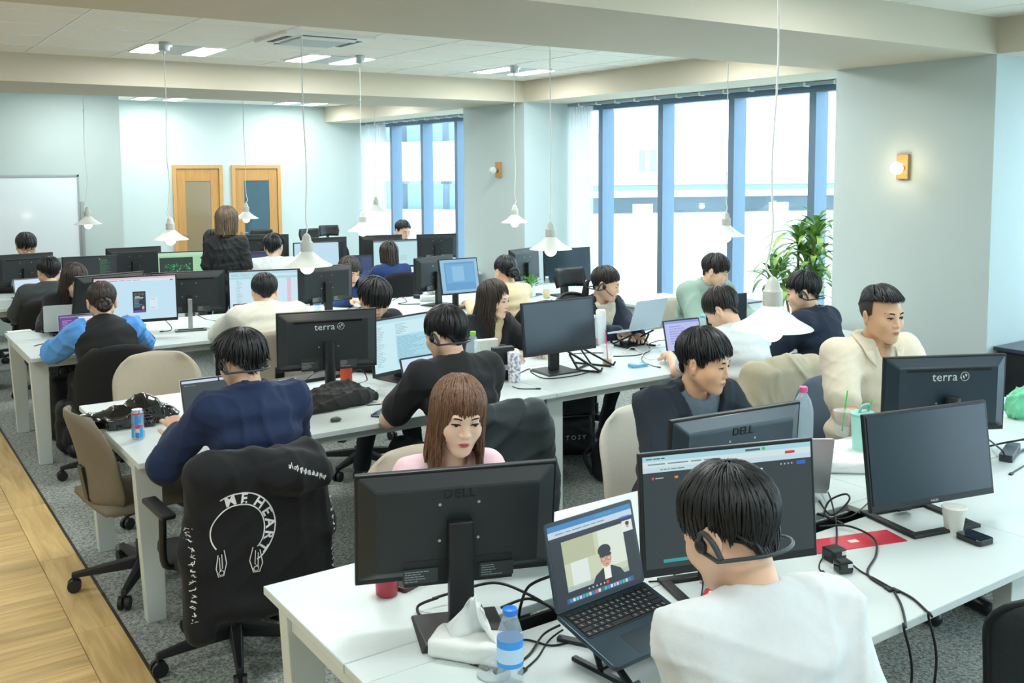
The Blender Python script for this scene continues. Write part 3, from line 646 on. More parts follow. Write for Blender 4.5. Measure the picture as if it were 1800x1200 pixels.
        N.append((.10, .025, .9, .085, '#2c5f7c', 2))
    return ([(a*w-w/2, b*h-h/2, c*w-w/2, d*h-h/2, *r) for a, b, c, d, *r in N], [([(x*w-w/2, y*h-h/2) for x, y in p], c) for p, c in P])
def screen_part(kind, w, h, parent, y, name='screen'):
    """a display in the x-z plane of the parent looking along -y"""
    if kind == 'off': return MB().box(-w/2, w/2, y-.001, y, -h/2, h/2).build(name, M_off, parent)
    r, p = content(kind, w, h)
    return quads2d(r, .0, name, SCR, parent, Matrix.Translation((0, y, 0)) @ Matrix.Rotation(R_(90), 4, 'X'), p)
def monitor(label, X, Y, zc, a, t, w, kind='off', back=False, shell=None, asp=.595, style='plain', stand='plate', logo=None, foot=None, curve=0.):
    h = w*asp; rz = R_(a+90)+(PI if back else 0); t = -t if back else t
    o = thing('monitor', label, 'monitor', (X, Y, ZT), rz, 'computer monitors on the desks')
    zl = zc-ZT
    pan = MB()
    if curve:
        pan.slab(lambda u, v: ((u-.5)*w, -curve*(2*u-1)**2, (v-.5)*h), 16, 2, -.022)
    else:
        pan.hull8([(-w/2, 0, -h/2), (w/2, 0, -h/2), (w/2, .016, -h/2), (-w/2, .016, -h/2)], [(-w/2, 0, h/2), (w/2, 0, h/2), (w/2, .016, h/2), (-w/2, .016, h/2)])
    p = pan.build('panel', M_bez, o, bevel=.003, loc=(0, -.045, zl), rot=(R_(-t), 0, 0))
    by = .0165
    # the back swells towards the middle, with a recessed connector bay at its foot
    bk = MB().hull8([(-w/2+.004, by, -h/2+.012), (w/2-.004, by, -h/2+.012), (w*.40, by+.026, -h*.36), (-w*.40, by+.026, -h*.36)], [(-w/2+.004, by, h/2-.004), (w/2-.004, by, h/2-.004), (w*.40, by+.026, h*.36), (-w*.40, by+.026, h*.36)])
    bk.build('back_cover', shell or M_shell, p, bevel=.006)
    if back:
        if style in ('terra', 'slot'): MB().box(-w*.34, w*.34, by+.0255, by+.0285, h*.315, h*.345).build('vent_slot', M_dark_ink, p)
        MB().hull8([(-w*.27, by+.02, -h/2+.004), (w*.27, by+.02, -h/2+.004), (w*.27, by+.036, -h/2+.004), (-w*.27, by+.036, -h/2+.004)], [(-w*.27, by+.02, -h*.27), (w*.27, by+.02, -h*.27), (w*.27, by+.027, -h*.27), (-w*.27, by+.027, -h*.27)]).build('connector_bay', mat('bay', '#1a2022', .55), p)
        for sx in (-1, 1):
            MB().box(sx*w*.19-.045, sx*w*.19+.045, by+.033, by+.0355, -h*.46, -h*.33).build('rating_label', M_lab, p)
            quads2d(lines(sx*w*.19-.04, -h*.45, sx*w*.19+.04, -h*.34, 5, '#9aa4a4', 31+sx, .9, .4), 0, 'fine_print', None, p, Matrix.Translation((0, by+.036, 0)) @ Matrix.Rotation(PI, 4, 'Z') @ Matrix.Rotation(R_(90), 4, 'X'))
        for sx in (-1, 1):
            for sz in (-1, 1): MB().cyl((sx*.05, by+.024, sz*.05+.02), (sx*.05, by+.0275, sz*.05+.02), .004, n=8).build('screw', M_metal, p)
    if logo:
        mt = M_dark_ink if logo in ('DELL',) else M_ink
        if back:
            lettering(logo, .050 if logo != 'DELL' else .036, mt, p, (.018 if logo == 'terra' else 0, by+.0275, h*(.24 if logo != 'DELL' else .315)), (R_(90), 0, PI), spacing=1.05)
            if logo == 'terra':
                g = MB(); c = (-.066, by+.0272, h*.242)
                ring = [(c[0]+.0175*math.cos(k*PI/10), c[1]+.0006, c[2]+.0175*math.sin(k*PI/10)) for k in range(21)]; g.tube(ring, .0012, 5)
                g.prism([(c[0]-.008, c[2]-.002), (c[0]-.001, c[2]+.004), (c[0]-.002, c[2]+.011), (c[0]-.009, c[2]+.008)], .001, 'y', c[1]).prism([(c[0]+.001, c[2]-.010), (c[0]+.008, c[2]-.004), (c[0]+.009, c[2]+.005), (c[0]+.003, c[2]+.002)], .001, 'y', c[1])
                g.build('globe_emblem', M_ink, p)
        else: lettering(logo, .010, M_ink, p, (0, -.0008, -h/2+.010), (R_(90), 0, 0))
    if not back:
        b = .010; bb = .022 if asp < .7 else .012
        s = screen_part(kind, w-2*b, h-b-bb, p, -.0012); s.location.z = (bb-b)/2
        if curve: s.location.y = -.001
    if stand == 'plate':
        MB().box(-.032, .032, .0, .03, .01, zl+.02).build('stand_column', M_black, o, bevel=.004); MB().hull8([(-.115, -.1, 0), (.115, -.1, 0), (.115, .1, 0), (-.115, .1, 0)], [(-.112, -.097, .008), (.112, -.097, .008), (.10, .09, .014), (-.10, .09, .014)]).build('foot', M_black, o, bevel=.003)
    elif stand == 'frame':
        MB().box(-.03, .03, .06, .085, .01, zl+.02).build('stand_column', M_black, o, bevel=.004); MB().bar((0, .07, zl), (0, -.005, zl), .06, .06).build('neck', M_black, o)
        MB().box(-.14, .14, -.13, -.10, 0, .012).box(-.14, .14, .09, .12, 0, .012).box(-.14, -.11, -.10, .09, 0, .012).box(.11, .14, -.10, .09, 0, .012).build('foot', M_black, o, bevel=.003)
    elif stand == 'silver':
        MB().box(-.016, .016, .055, .075, .01, zl-.04).build('stand_column', M_metal, o, bevel=.003); MB().bar((0, .065, zl-.06), (0, 0, zl-.04), .03, .03).build('neck', M_black, o)
        MB().box(-.11, .11, .02, .04, 0, .01).box(-.11, .11, .10, .12, 0, .01).box(-.11, -.09, .04, .1, 0, .01).box(.09, .11, .04, .1, 0, .01).build('foot', mat('dark_steel', '#5a5f60', .35, metal=.7), o, bevel=.002)
    elif stand == 'round':
        MB().cyl((0, .03, .012), (0, .03, zl), .028, n=16).build('stand_column', M_black, o, auto=40); MB().lathe([(.12, 0), (.12, .006), (.04, .012)], 28, (0, .03, 0)).build('foot', M_black, o, auto=40)
    return o
mon = {}
mon['front_back'] = monitor('wide black monitor seen from behind on the nearest desk, hiding the woman in pink', 1.25, 2.06, .995, -111, -9, .522, back=True, logo='DELL', asp=.585)
mon['front_scr'] = monitor('monitor showing a dark document viewer behind the head of the man in white', 1.96, 1.83, .982, -108, 6, .53, 'viewer', stand='frame', asp=.62)
mon['curved'] = monitor('dark curved monitor seen from behind, in front of the man in the dark jacket', 2.28, 2.05, .985, -97, -4, .522, back=True, logo='DELL', style='plain', shell=mat('window_lit_back', '#4a565e', .35, metal=.45))  # paler shell: the window's reflection is put into its colour
mon['terra_right'] = monitor('black monitor with a white globe logo in front of the man in the cream shirt', 3.55, 2.13, 1.0, -117, -1, .519, back=True, logo='terra', style='terra', stand='round', shell=mat('reflection_tinted_back', '#283640', .35, metal=.2))  # bluish shell colour stands in for reflected window light
mon['philips'] = monitor('switched-off black monitor turned to the camera on a square frame foot', 2.91, 1.84, .955, -103, 9, .522, 'off', logo='PHILIPS', stand='frame', asp=.60)
quads2d([(0, 0, .1, .0008, '#9fb0b8'), (0, .05, .1, .0508, '#9fb0b8'), (0, 0, .0008, .05, '#9fb0b8'), (.0992, 0, .1, .05, '#9fb0b8')]+lines(.03, .022, .07, .03, 1, '#9fb0b8', 3), 0, 'screen_message', SCR, mon['philips'].children[0], Matrix.Translation((.08, -.0026, .06)) @ Matrix.Rotation(R_(90), 4, 'X'))
monitor('black monitor with a white globe logo left of the bright text screen', 2.05, 4.67, 1.011, -104, -2, .523, back=True, logo='terra', style='terra', stand='round')
monitor('bright text screen in front of the man in the black T-shirt', 2.56, 4.83, .925, -75, 5, .51, 'doc', asp=.62)
monitor('switched-off monitor in the second row with a folding stand before it', 3.37, 4.46, .992, -91, 6, .514, 'off')
monitor('monitor edge in front of the man in the green sweatshirt', 4.93, 4.62, .93, -94, 0, .36, 'off', asp=.6)
monitor('monitor showing a dark poster, in front of the woman in the black vest', 1.67, 7.12, 1.0, -98, 3, .555, 'poster', stand='plate')
monitor('black monitor behind the poster screen, seen from behind', 1.58, 7.45, 1.005, -76, -14, .52, back=True)
monitor('black monitor on a silver stand beside the poster screen', 2.09, 7.27, .995, -104, -2, .52, back=True, stand='silver', style='slot')
monitor('spreadsheet screen in front of the man in the white sweatshirt', 2.59, 7.08, .998, -104, 2, .518, 'sheet')
monitor('black monitor above the blue-capped water bottle, seen from behind', 3.20, 7.29, .975, -84, -1, .504, back=True)
monitor('old square monitor with a blue picture', 4.27, 7.03, .996, -91, 12, .379, 'photo', asp=.8, stand='round')
monitor('black monitor standing behind the old square monitor', 4.22, 7.28, .995, -72, 0, .5, back=True)
monitor('black monitor turned sideways beside the green plant', 5.22, 7.33, 1.01, -68, 2, .5, back=True, stand='plate')
monitor('switched-off blue-grey monitor by the window end of the third row', 5.48, 7.10, 1.012, -93, 3, .52, 'off')
monitor('large black monitor at the far left edge of the picture', 1.38, 9.98, .982, -80, 0, .51, back=True, style='slot')
monitor('dark code screen beside the man in the grey suit', 1.90, 9.80, .957, -98, 3, .485, 'code')
monitor('black monitor left of the green screen, seen from behind', 2.35, 9.98, .99, -89, -3, .526, back=True)
monitor('green screen behind the standing woman', 2.72, 9.54, .962, -100, 3, .53, 'green')
monitor('tall black monitor behind the standing woman, seen from behind', 3.75, 10.2, 1.04, -110, 0, .53, back=True, style='slot')
monitor('dark chat screen beside the man in the white T-shirt in the far row', 3.45, 9.85, .93, -100, 5, .42, 'night')
monitor('pale screen right of the man in the white T-shirt in the far row', 4.24, 9.95, .962, -98, 3, .51, 'pale')
monitor('black monitor behind the pale screen in the far row', 4.45, 10.15, .985, -94, 0, .516, back=True)
monitor('black monitor behind the screen of the woman in the blue top', 5.12, 10.1, .985, -100, 0, .515, back=True)
monitor('pale screen in front of the woman in the blue top', 5.10, 9.75, .954, -100, 1, .53, 'pale2')
monitor('black monitor in front of the man at the far windows', 5.86, 10.1, .975, -108, -2, .49, back=True)
# ---------------------------------------------------------------- laptops
def laptop(label, X, Y, zc, a, t, w, kind='blank', back=False, body=None, asp=.68, zb=None, keys=False, stand=None, pitch=0.):
    """lid given by its visible face; the deck starts at the lid's lower edge"""
    h = w*asp; body = body or mat('laptop_silver', '#c3c9cb', .35, metal=.6)
    rz = R_(a+90)+(PI if back else 0); t = -t if back else t
    o = thing('laptop', label, 'laptop', (X, Y, ZT), rz, 'laptops on the desks'); zl = zc-ZT
    lid = MB().prism(rrect(w, h, .008), .006, 'y', 0).build('lid', body, o, loc=(0, 0, zl), rot=(R_(-t), 0, 0))
    b = MB().prism(rrect(w-.004, h-.004, .006), .0006, 'y', -.0007).build('bezel', mat('laptop_bezel', '#101214', .3), lid)
    screen_part(kind, w-.016, h-.018, lid, -.0009)
    # hinge line of the lid
    hz = zl-math.cos(R_(t))*h/2; hy = -math.sin(R_(t))*h/2
    D = w*.70
    dk = MB().prism(rrect(w, D, .010), .012, 'z', -.012).build('deck', body, o, bevel=.002, loc=(0, hy-D/2*math.cos(R_(pitch))+.004, hz-math.sin(R_(pitch))*D/2), rot=(R_(pitch), 0, 0))
    if keys:
        M_key = mat('keycap', '#14181b', .45); M_kl = mat('key_legend', '#d5dcdc', .5)
        MB().box(-w*.455, w*.455, -.002, D*.44, .0, .0006).build('keyboard_well', mat('key_well', '#0c0f11', .5), dk)
        km = None; rows = [14, 14, 14, 13, 12, 11]; y = D*.44-.003
        lm = MB().box(-.0016, .0, -.001, .002, .0026, .0028).box(.001, .0022, -.003, -.0012, .0026, .0028).box(-.0022, -.001, .0025, .0037, .0026, .0028).build('x'); lme = lm.data; lme.materials.append(M_kl); bpy.data.objects.remove(lm)
        kp = MB().box(-.5, .5, -.5, .5, .0007, .0024).build('x'); kme = kp.data; kme.materials.append(M_key); bpy.data.objects.remove(kp)
        for r, n in enumerate(rows):
            kh = .0085 if r == 0 else .0155; tot = w*.90; uw = tot/n; x = -tot/2
            widths = [1]*n
            if r in (1, 2): widths = [1]*(n-1)+[1.3]
            if r == 3: widths = [1.4]+[1]*(n-2)+[1.6]
            if r == 4: widths = [1.7]+[1]*(n-2)+[1.7]
            if r == 5: widths = [1, 1, 1.1, 1.3, 3.6, 1.3, 1.1, 1, 1, 1, 1]
            uw = tot/sum(widths)
            for kk, ww in enumerate(widths):
                ko = bpy.data.objects.new('keycap', kme); link(ko, dk); ko.location = (x+uw*ww/2, y-kh/2, 0); ko.scale = (uw*ww-.0022, kh-.0022, 1)
                if r > 0 and ww < 1.5:
                    lo = bpy.data.objects.new('key_legend', lme); link(lo, dk); lo.location = (x+uw*ww/2, y-kh/2, 0)
                x += uw*ww
            y -= kh
        MB().prism(rrect(w*.42, D*.34, .006), .0004, 'z', 0).build('trackpad', mat('trackpad', '#2c3a42', .25, metal=.3), dk).location.y = -D*.29
        for s in (-1, 1): pass
    else:
        MB().box(-w*.44, w*.44, 0, D*.42, .0, .0012).build('keyboard', mat('keyboard_dark', '#1e2326', .5, bump=.6, bscale=400), dk); MB().box(-w*.18, w*.18, -D*.44, -D*.1, .0, .0005).build('trackpad', mat('trackpad_grey', '#a4abad', .3), dk)
    return o
M_mid = mat('laptop_midnight', '#33444f', .32, metal=.55)
laptop('open midnight-blue laptop on a video call beside the man in white', 1.50, 1.82, .941, -86, 14, .30, 'call', body=M_mid, asp=.70, keys=True, pitch=14)
laptop('white-edged laptop with a dark screen in front of the man in the navy sweatshirt', 1.40, 4.50, .830, -92, 22, .31, 'terminal', body=M_whitep)
laptop('laptop with a pale screen beside the man in the black T-shirt', 2.47, 4.38, .832, -83, 18, .30, 'blank', body=mat('laptop_grey', '#565c60', .35, metal=.6))
laptop('pale blue laptop on a folding stand used by the woman with the headset', 4.30, 4.68, .952, -85, -19, .298, 'blank', back=True, body=mat('laptop_ice', '#c6d6e4', .35, metal=.3), pitch=12)
laptop('laptop with a purple chat screen in the second row', 4.36, 4.42, .840, -94, 14, .298, 'chat', body=M_mid)
laptop('laptop with a purple side bar in front of the woman in the black vest', 1.30, 7.02, .835, -92, 12, .30, 'slack')
laptop('grey laptop between the poster screen and the woman with brown fringe', 1.27, 7.48, .86, -98, -16, .28, 'blank', back=True)
laptop('pale laptop in front of the man in the grey suit', 1.36, 9.50, .848, -83, 15, .31, 'blank')
laptop('small dark-edged laptop before the man in the white sweatshirt', 2.45, 6.92, .83, -100, 16, .28, 'blank', body=mat('laptop_grey', '#565c60', .35, metal=.6))
laptop('silver laptop half hidden by the wide black monitor', 1.62, 2.30, .80, -112, -50, .30, 'blank', back=True)
laptop('dark laptop with a sticker beside the woman in the blue top', 4.66, 9.72, .86, -98, 10, .3, 'night', body=mat('laptop_navy', '#26313f', .4))
laptop('pale grey laptop lid standing right of the curved monitor', 2.66, 2.18, .87, -125, -14, .30, 'blank', back=True)
# ================================================================ people: bodies modelled as smooth distance fields
f32 = np.float32
class Field:
    def __init__(s, lo, hi, h):
        s.lo = np.array(lo, float); s.h = h; s.n = np.ceil((np.array(hi)-s.lo)/h).astype(int)+1
        s.ax = [(s.lo[i]+h*np.arange(s.n[i])).astype(f32) for i in range(3)]; s.F = np.full(s.n, .5, f32)
    def sub(s, lo, hi):
        a = np.clip(np.floor((np.array(lo)-s.lo)/s.h).astype(int), 0, s.n); b = np.clip(np.ceil((np.array(hi)-s.lo)/s.h).astype(int)+1, 0, s.n)
        if (b <= a).any(): return None, None
        sl = tuple(slice(a[i], b[i]) for i in range(3))
        P = (s.ax[0][sl[0]][:, None, None], s.ax[1][sl[1]][None, :, None], s.ax[2][sl[2]][None, None, :])
        return sl, P
    def op(s, fn, lo, hi, k=.0, mode='u', pad=None):
        pad = pad if pad is not None else max(k, 2.5*s.h)+.01
        sl, P = s.sub(np.array(lo)-pad, np.array(hi)+pad)
        if sl is None: return
        d = fn(*P); F = s.F[sl]
        if mode == 's': d = -d; F2 = F; h = np.maximum(k-np.abs(F2-d), 0)/k if k else 0; s.F[sl] = np.maximum(F2, d)+(h*h*k*.25 if k else 0)
        else:
            if k: h = np.maximum(k-np.abs(F-d), 0)/k; s.F[sl] = np.minimum(F, d)-h*h*k*.25
            else: s.F[sl] = np.minimum(F, d)
    def cone(s, a, b, r1, r2, k=.02, mode='u', fl=None):
        a = np.array(a, float); b = np.array(b, float); r = max(r1, r2); ab = b-a; L2 = float(ab@ab)+1e-12
        def fn(x, y, z):
            px, py, pz = x-a[0], y-a[1], z-a[2]; t = np.clip((px*ab[0]+py*ab[1]+pz*ab[2])/L2, 0, 1)
            return np.sqrt((px-t*ab[0])**2+(py-t*ab[1])**2+(pz-t*ab[2])**2)-(r1+(r2-r1)*t)
        s.op(fn, np.minimum(a, b)-r, np.maximum(a, b)+r, k, mode)
    def ell(s, c, r, k=.02, mode='u', R=None):
        c = np.array(c, float); r = np.array(r, float); m = r.max(); R = np.eye(3) if R is None else R
        def fn(x, y, z):
            p = (x-c[0], y-c[1], z-c[2]); q = [(R[0, i]*p[0]+R[1, i]*p[1]+R[2, i]*p[2])/r[i] for i in range(3)]
            n = np.sqrt(q[0]**2+q[1]**2+q[2]**2); g = np.sqrt((q[0]/r[0])**2+(q[1]/r[1])**2+(q[2]/r[2])**2)+1e-9
            return np.maximum(n*(n-1)/g, -r.min()).astype(f32)
        s.op(fn, c-m, c+m, k, mode)
    def wrinkle(s, amp, seed, freq=26., lo=None, hi=None):
        r = np.random.RandomState(seed); sl, (x, y, z) = s.sub(s.lo if lo is None else lo, s.ax and (s.lo+s.h*s.n) if hi is None else hi); d = 0
        for i in range(4):
            k1 = r.normal(size=3); k1 *= freq*(.5+.35*i)/np.linalg.norm(k1); k2 = r.normal(size=3)*freq*.35; k3 = r.normal(size=3)*freq*.25
            ph = k1[0]*x+k1[1]*y+k1[2]*z+1.7*np.sin(k2[0]*x+k2[1]*y+k2[2]*z+i)+1.2*np.sin(k3[0]*x+k3[1]*y+k3[2]*z)
            d = d+(1-np.abs(np.sin(ph)))**2.2/(1+.5*i)
        s.F[sl] -= (amp*(d-.55)).astype(f32)
    def mesh(s):
        F = s.F; S = F < 0; nx, ny, nz = F.shape
        c = np.zeros((nx-1, ny-1, nz-1), np.int8)
        for i in (0, 1):
            for j in (0, 1):
                for k in (0, 1): c += S[i:nx-1+i, j:ny-1+j, k:nz-1+k]
        act = np.argwhere((c > 0) & (c < 8))
        if len(act) == 0: return np.zeros((0, 3)), np.zeros((0, 4), int)
        idm = np.full(c.shape, -1, np.int32); idm[tuple(act.T)] = np.arange(len(act))
        cs = [(i, j, k) for i in (0, 1) for j in (0, 1) for k in (0, 1)]; val = np.stack([F[act[:, 0]+i, act[:, 1]+j, act[:, 2]+k] for i, j, k in cs], 1)
        pos = np.zeros((len(act), 3)); cnt = np.zeros(len(act))
        for a in range(8):
            for b in range(a+1, 8):
                da = np.array(cs[b])-np.array(cs[a])
                if np.abs(da).sum() != 1: continue
                m = (val[:, a] < 0) != (val[:, b] < 0); t = np.where(m, val[:, a]/(val[:, a]-val[:, b]+1e-20), 0)
                pos += m[:, None]*(np.array(cs[a])+t[:, None]*da); cnt += m
        V = s.lo+s.h*(act+pos/cnt[:, None]); Q = []
        for ax in range(3):
            u, v = (ax+1) % 3, (ax+2) % 3
            sa = [slice(None)]*3; sb = [slice(None)]*3; sa[ax] = slice(0, -1); sb[ax] = slice(1, None)
            A, B = S[tuple(sa)], S[tuple(sb)]; e = np.argwhere(A != B)
            e = e[(e[:, u] > 0) & (e[:, v] > 0) & (e[:, u] < F.shape[u]-1) & (e[:, v] < F.shape[v]-1)]
            if not len(e): continue
            def g(du, dv):
                q = e.copy(); q[:, u] += du; q[:, v] += dv; return idm[tuple(q.T)]
            q = np.stack([g(-1, -1), g(0, -1), g(0, 0), g(-1, 0)], 1); ins = A[tuple(e.T)]
            q = np.where(ins[:, None], q, q[:, ::-1]); Q.append(q)
        return V, np.concatenate(Q)
def rotm(yaw=0, pitch=0, roll=0):
    """head frame: x right, y forward, z up; pitch > 0 looks down, yaw > 0 turns left, roll > 0 tips to the right"""
    a, b, c = R_(yaw), R_(-pitch), R_(roll)
    Z = np.array([[math.cos(a), -math.sin(a), 0], [math.sin(a), math.cos(a), 0], [0, 0, 1]])
    X = np.array([[1, 0, 0], [0, math.cos(b), -math.sin(b)], [0, math.sin(b), math.cos(b)]])
    Yr = np.array([[math.cos(c), 0, math.sin(c)], [0, 1, 0], [-math.sin(c), 0, math.cos(c)]])
    return Z @ X @ Yr
def skin_mat(name, c):
    return mat(name, c, .5, var=.05, scale=25, sub=.12, bump=.03, bscale=300)
SK = {'a': skin_mat('skin_light', '#e6bd9f'), 'b': skin_mat('skin_medium', '#dcae8a'), 'c': skin_mat('skin_pale', '#ecc6ac')}
M_lip = mat('lips', '#b67a68', .4); M_lipf = mat('lips_rose', '#c25f5e', .35); M_eyew = mat('eye_white', '#bdb5ac', .25); M_iris = mat('iris', '#1d1410', .12); M_brow = mat('eyebrow', '#1c1613', .8)
def hair_mat(name, c, hi):
    m = bpy.data.materials.new(name); m.use_nodes = True; nt = m.node_tree; b = nt.nodes['Principled BSDF']; b.inputs['Roughness'].default_value = .42
    tc = nt.nodes.new('ShaderNodeTexCoord'); mp = nt.nodes.new('ShaderNodeMapping'); mp.inputs['Scale'].default_value = (220, 220, 12); nt.links.new(tc.outputs['Object'], mp.inputs[0])
    n = nt.nodes.new('ShaderNodeTexNoise'); n.inputs['Scale'].default_value = 1.; n.inputs['Detail'].default_value = 2; nt.links.new(mp.outputs[0], n.inputs[0])
    r = nt.nodes.new('ShaderNodeValToRGB'); r.color_ramp.elements[0].color = (*lin(c), 1); r.color_ramp.elements[1].color = (*lin(hi), 1); r.color_ramp.elements[0].position = .35; r.color_ramp.elements[1].position = .75
    nt.links.new(n.outputs[0], r.inputs[0]); nt.links.new(r.outputs[0], b.inputs['Base Color'])
    bp = nt.nodes.new('ShaderNodeBump'); bp.inputs['Strength'].default_value = .35; bp.inputs['Distance'].default_value = .003; nt.links.new(n.outputs[0], bp.inputs['Height']); nt.links.new(bp.outputs[0], b.inputs['Normal']); return m
HM = {'black': hair_mat('hair_black', '#0c0d0e', '#1a1d1f'), 'soft': hair_mat('hair_soft_black', '#151312', '#2b2622'), 'brown': hair_mat('hair_brown', '#4a3021', '#8a6244'), 'ash': hair_mat('hair_ash_brown', '#3d3226', '#7d6a50'), 'dark': hair_mat('hair_dark_brown', '#211a17', '#453830')}
# hair: z at which locks end for |azimuth| 0 (front) ... 180 (back), in the head frame
STY = {  # ends(0,30,60,78,95,120,150,180), volume, curtain, lock length jitter, spike, taper towards the nape
 'short':  dict(z=(.062, .058, .035, -.012, .020, -.012, -.055, -.064), vol=.015, cur=False, jit=.010, spike=.003, tap=.75),
 'bowl':   dict(z=(.022, .018, .008, -.022, .004, -.022, -.062, -.072), vol=.018, cur=False, jit=.014, spike=.004, tap=.6),
 'neat':   dict(z=(.040, .034, .022, -.012, .018, -.016, -.058, -.068), vol=.017, cur=False, jit=.012, spike=.004, tap=.7),
 'fringe': dict(z=(.012, .008, .004, -.018, .008, -.02, -.06, -.07), vol=.020, cur=False, jit=.018, spike=.007, tap=.6),
 'swept':  dict(z=(.052, .036, .022, -.016, .018, -.014, -.058, -.068), vol=.022, cur=False, jit=.014, spike=.010, tap=.7),
 'spiky':  dict(z=(.065, .06, .04, -.008, .020, -.012, -.052, -.062), vol=.017, cur=False, jit=.014, spike=.026, tap=.75),
 'fade':   dict(z=(.066, .068, .066, .060, .056, .045, .020, .0), vol=.018, cur=False, jit=.006, spike=.005, tap=.92, quiff=.55, ts=22, tl=42, ft=.3),
 'curly':  dict(z=(.012, .0, -.002, -.02, .0, -.03, -.06, -.07), vol=.024, cur=False, jit=.02, spike=.014, tap=.5),
 'bob':    dict(z=(.03, .02, -.05, -.08, -.095, -.105, -.115, -.12), vol=.017, cur=True, jit=.014, spike=0., tap=0.),
 'long':   dict(z=(.070, .060, -.10, -.28, -.30, -.30, -.30, -.30), vol=.016, cur=True, jit=.04, spike=0., tap=0.),
 'longfr': dict(z=(.022, .014, -.17, -.25, -.26, -.26, -.26, -.26), vol=.016, cur=True, jit=.03, spike=0., tap=0.),
 'tied':   dict(z=(.045, .040, .02, .004, .012, -.025, -.058, -.065), vol=.013, cur=False, jit=.004, spike=0., tap=.6),
}
HC, HR = np.array([0, -.011, .028]), np.array([.0765, .094, .088])
def hair_mesh(style, seed, locks=260, w0=.009):
    st = STY[style]; rnd = random.Random(seed); V = []; Fq = []
    tilt = R_(18); kx = np.array([0, -math.sin(tilt), math.cos(tilt)]); kf = np.array([0, math.cos(tilt), math.sin(tilt)]); kr = np.array([1., 0, 0])
    def zend(ph): return float(np.interp(abs((ph+180) % 360-180), (0, 30, 60, 78, 95, 120, 150, 180), st['z']))
    def path(ph, th0, off, ze, n=10, spike=0.):
        pts = []; c, s = math.cos(R_(ph)), math.sin(R_(ph)); last = None
        ths = np.linspace(th0, 168, 46)
        for th in ths:
            d = kx*math.cos(R_(th))+(kf*c+kr*s)*math.sin(R_(th)); u_ = min(1, max(0, (th-st.get('ts', 58))/st.get('tl', 50))); of2 = off*(1-u_*u_*(3-2*u_)*(st['tap']*min(1, max(0, (.75-c)/.6))+st.get('ft', .45)*max(0, c-.2)))
            if st.get('quiff'): of2 *= 1+st['quiff']*max(0, c)*math.sin(R_(min(th, 90)))
            p = HC+d*(HR+of2)
            if st['cur'] and last is not None and p[2] < .012+.01*math.cos(R_(ph)) and p[2] < last[2] and abs((ph+180) % 360-180) > 42:
                q = last.copy(); z = last[2]
                while z > ze:
                    z -= .018; f = min(1, (.03-z)/.3); o2 = q.copy(); o2[2] = z
                    o2[0] = q[0]*(1+.03*math.sin(f*5)-.10*f*(st['z'][7] > -.2)); o2[1] = q[1]*(1-.12*f*(st['z'][7] > -.2))+(.05*f if (q[1] > 0 and z < -.12) else (-.03*f if z < -.12 else 0)); pts.append(o2)
                break
            if p[2] < ze and th > 40: break
            if p[2] < -.02 and not st['cur'] and c < -.55: p[1] = min(p[1], -.072-of2*.5)  # lies on the nape
            pts.append(p); last = p
        if len(pts) < 3: return None
        P = np.array(pts); t = np.linspace(0, len(P)-1, n); return np.stack([np.interp(t, np.arange(len(P)), P[:, i]) for i in range(3)], 1)
    # under-layer: a closed cap
    n, m = 56, 12; base = len(V); ring = []
    for i in range(n):
        ph = 360*i/n-180; P = path(ph, .5, st['vol']*.55, zend(ph)+.004, m)
        ring.append(P)
    for P in ring: V += [tuple(p) for p in P]
    for i in range(n):
        for j in range(m-1): a, b = i*m, ((i+1) % n)*m; Fq.append((a+j, a+j+1, b+j+1, b+j))
    # locks
    for q in range(locks):
        ph = (q*137.508+rnd.uniform(-12, 12)) % 360-180; th0 = rnd.choice((2, 8, 16, 26, 38, 50, 62))+rnd.uniform(0, 8)
        off = st['vol']*rnd.uniform(.62, 1.08); ze = zend(ph)+rnd.uniform(-.7, 1.)*st['jit']
        P = path(ph+rnd.uniform(-6, 6), th0, off, ze, 10)
        if P is None: continue
        ww = w0*rnd.uniform(.7, 1.3); sp = st['spike']*rnd.uniform(.2, 1.2); dirj = np.array([rnd.uniform(-1, 1), rnd.uniform(-1, 1), rnd.uniform(.1, 1)])
        b0 = len(V); mm = len(P)
        for j in range(mm):
            s = j/(mm-1); p = P[j]; t = P[min(j+1, mm-1)]-P[max(j-1, 0)]; t = t/(np.linalg.norm(t)+1e-9); o = p-HC; o = o-t*(o@t); o = o/(np.linalg.norm(o)+1e-9); sd = np.cross(t, o)
            p = p+sp*(s**2)*(o*.8+dirj*.6)+sd*(.004*math.sin(s*5+q))
            if j == 0: p = p-o*.004
            wd = ww*(.55+.45*math.sin(min(1, s*1.6+.15)*PI/2))*(1-s**4*.92); td = .0035*(1-s**3*.8)
            V += [tuple(p-sd*wd), tuple(p+o*td), tuple(p+sd*wd), tuple(p-o*td)]
        for j in range(mm-1):
            for k in range(4): Fq.append((b0+j*4+k, b0+j*4+(k+1) % 4, b0+(j+1)*4+(k+1) % 4, b0+(j+1)*4+k))
    return np.array(V), np.array(Fq)
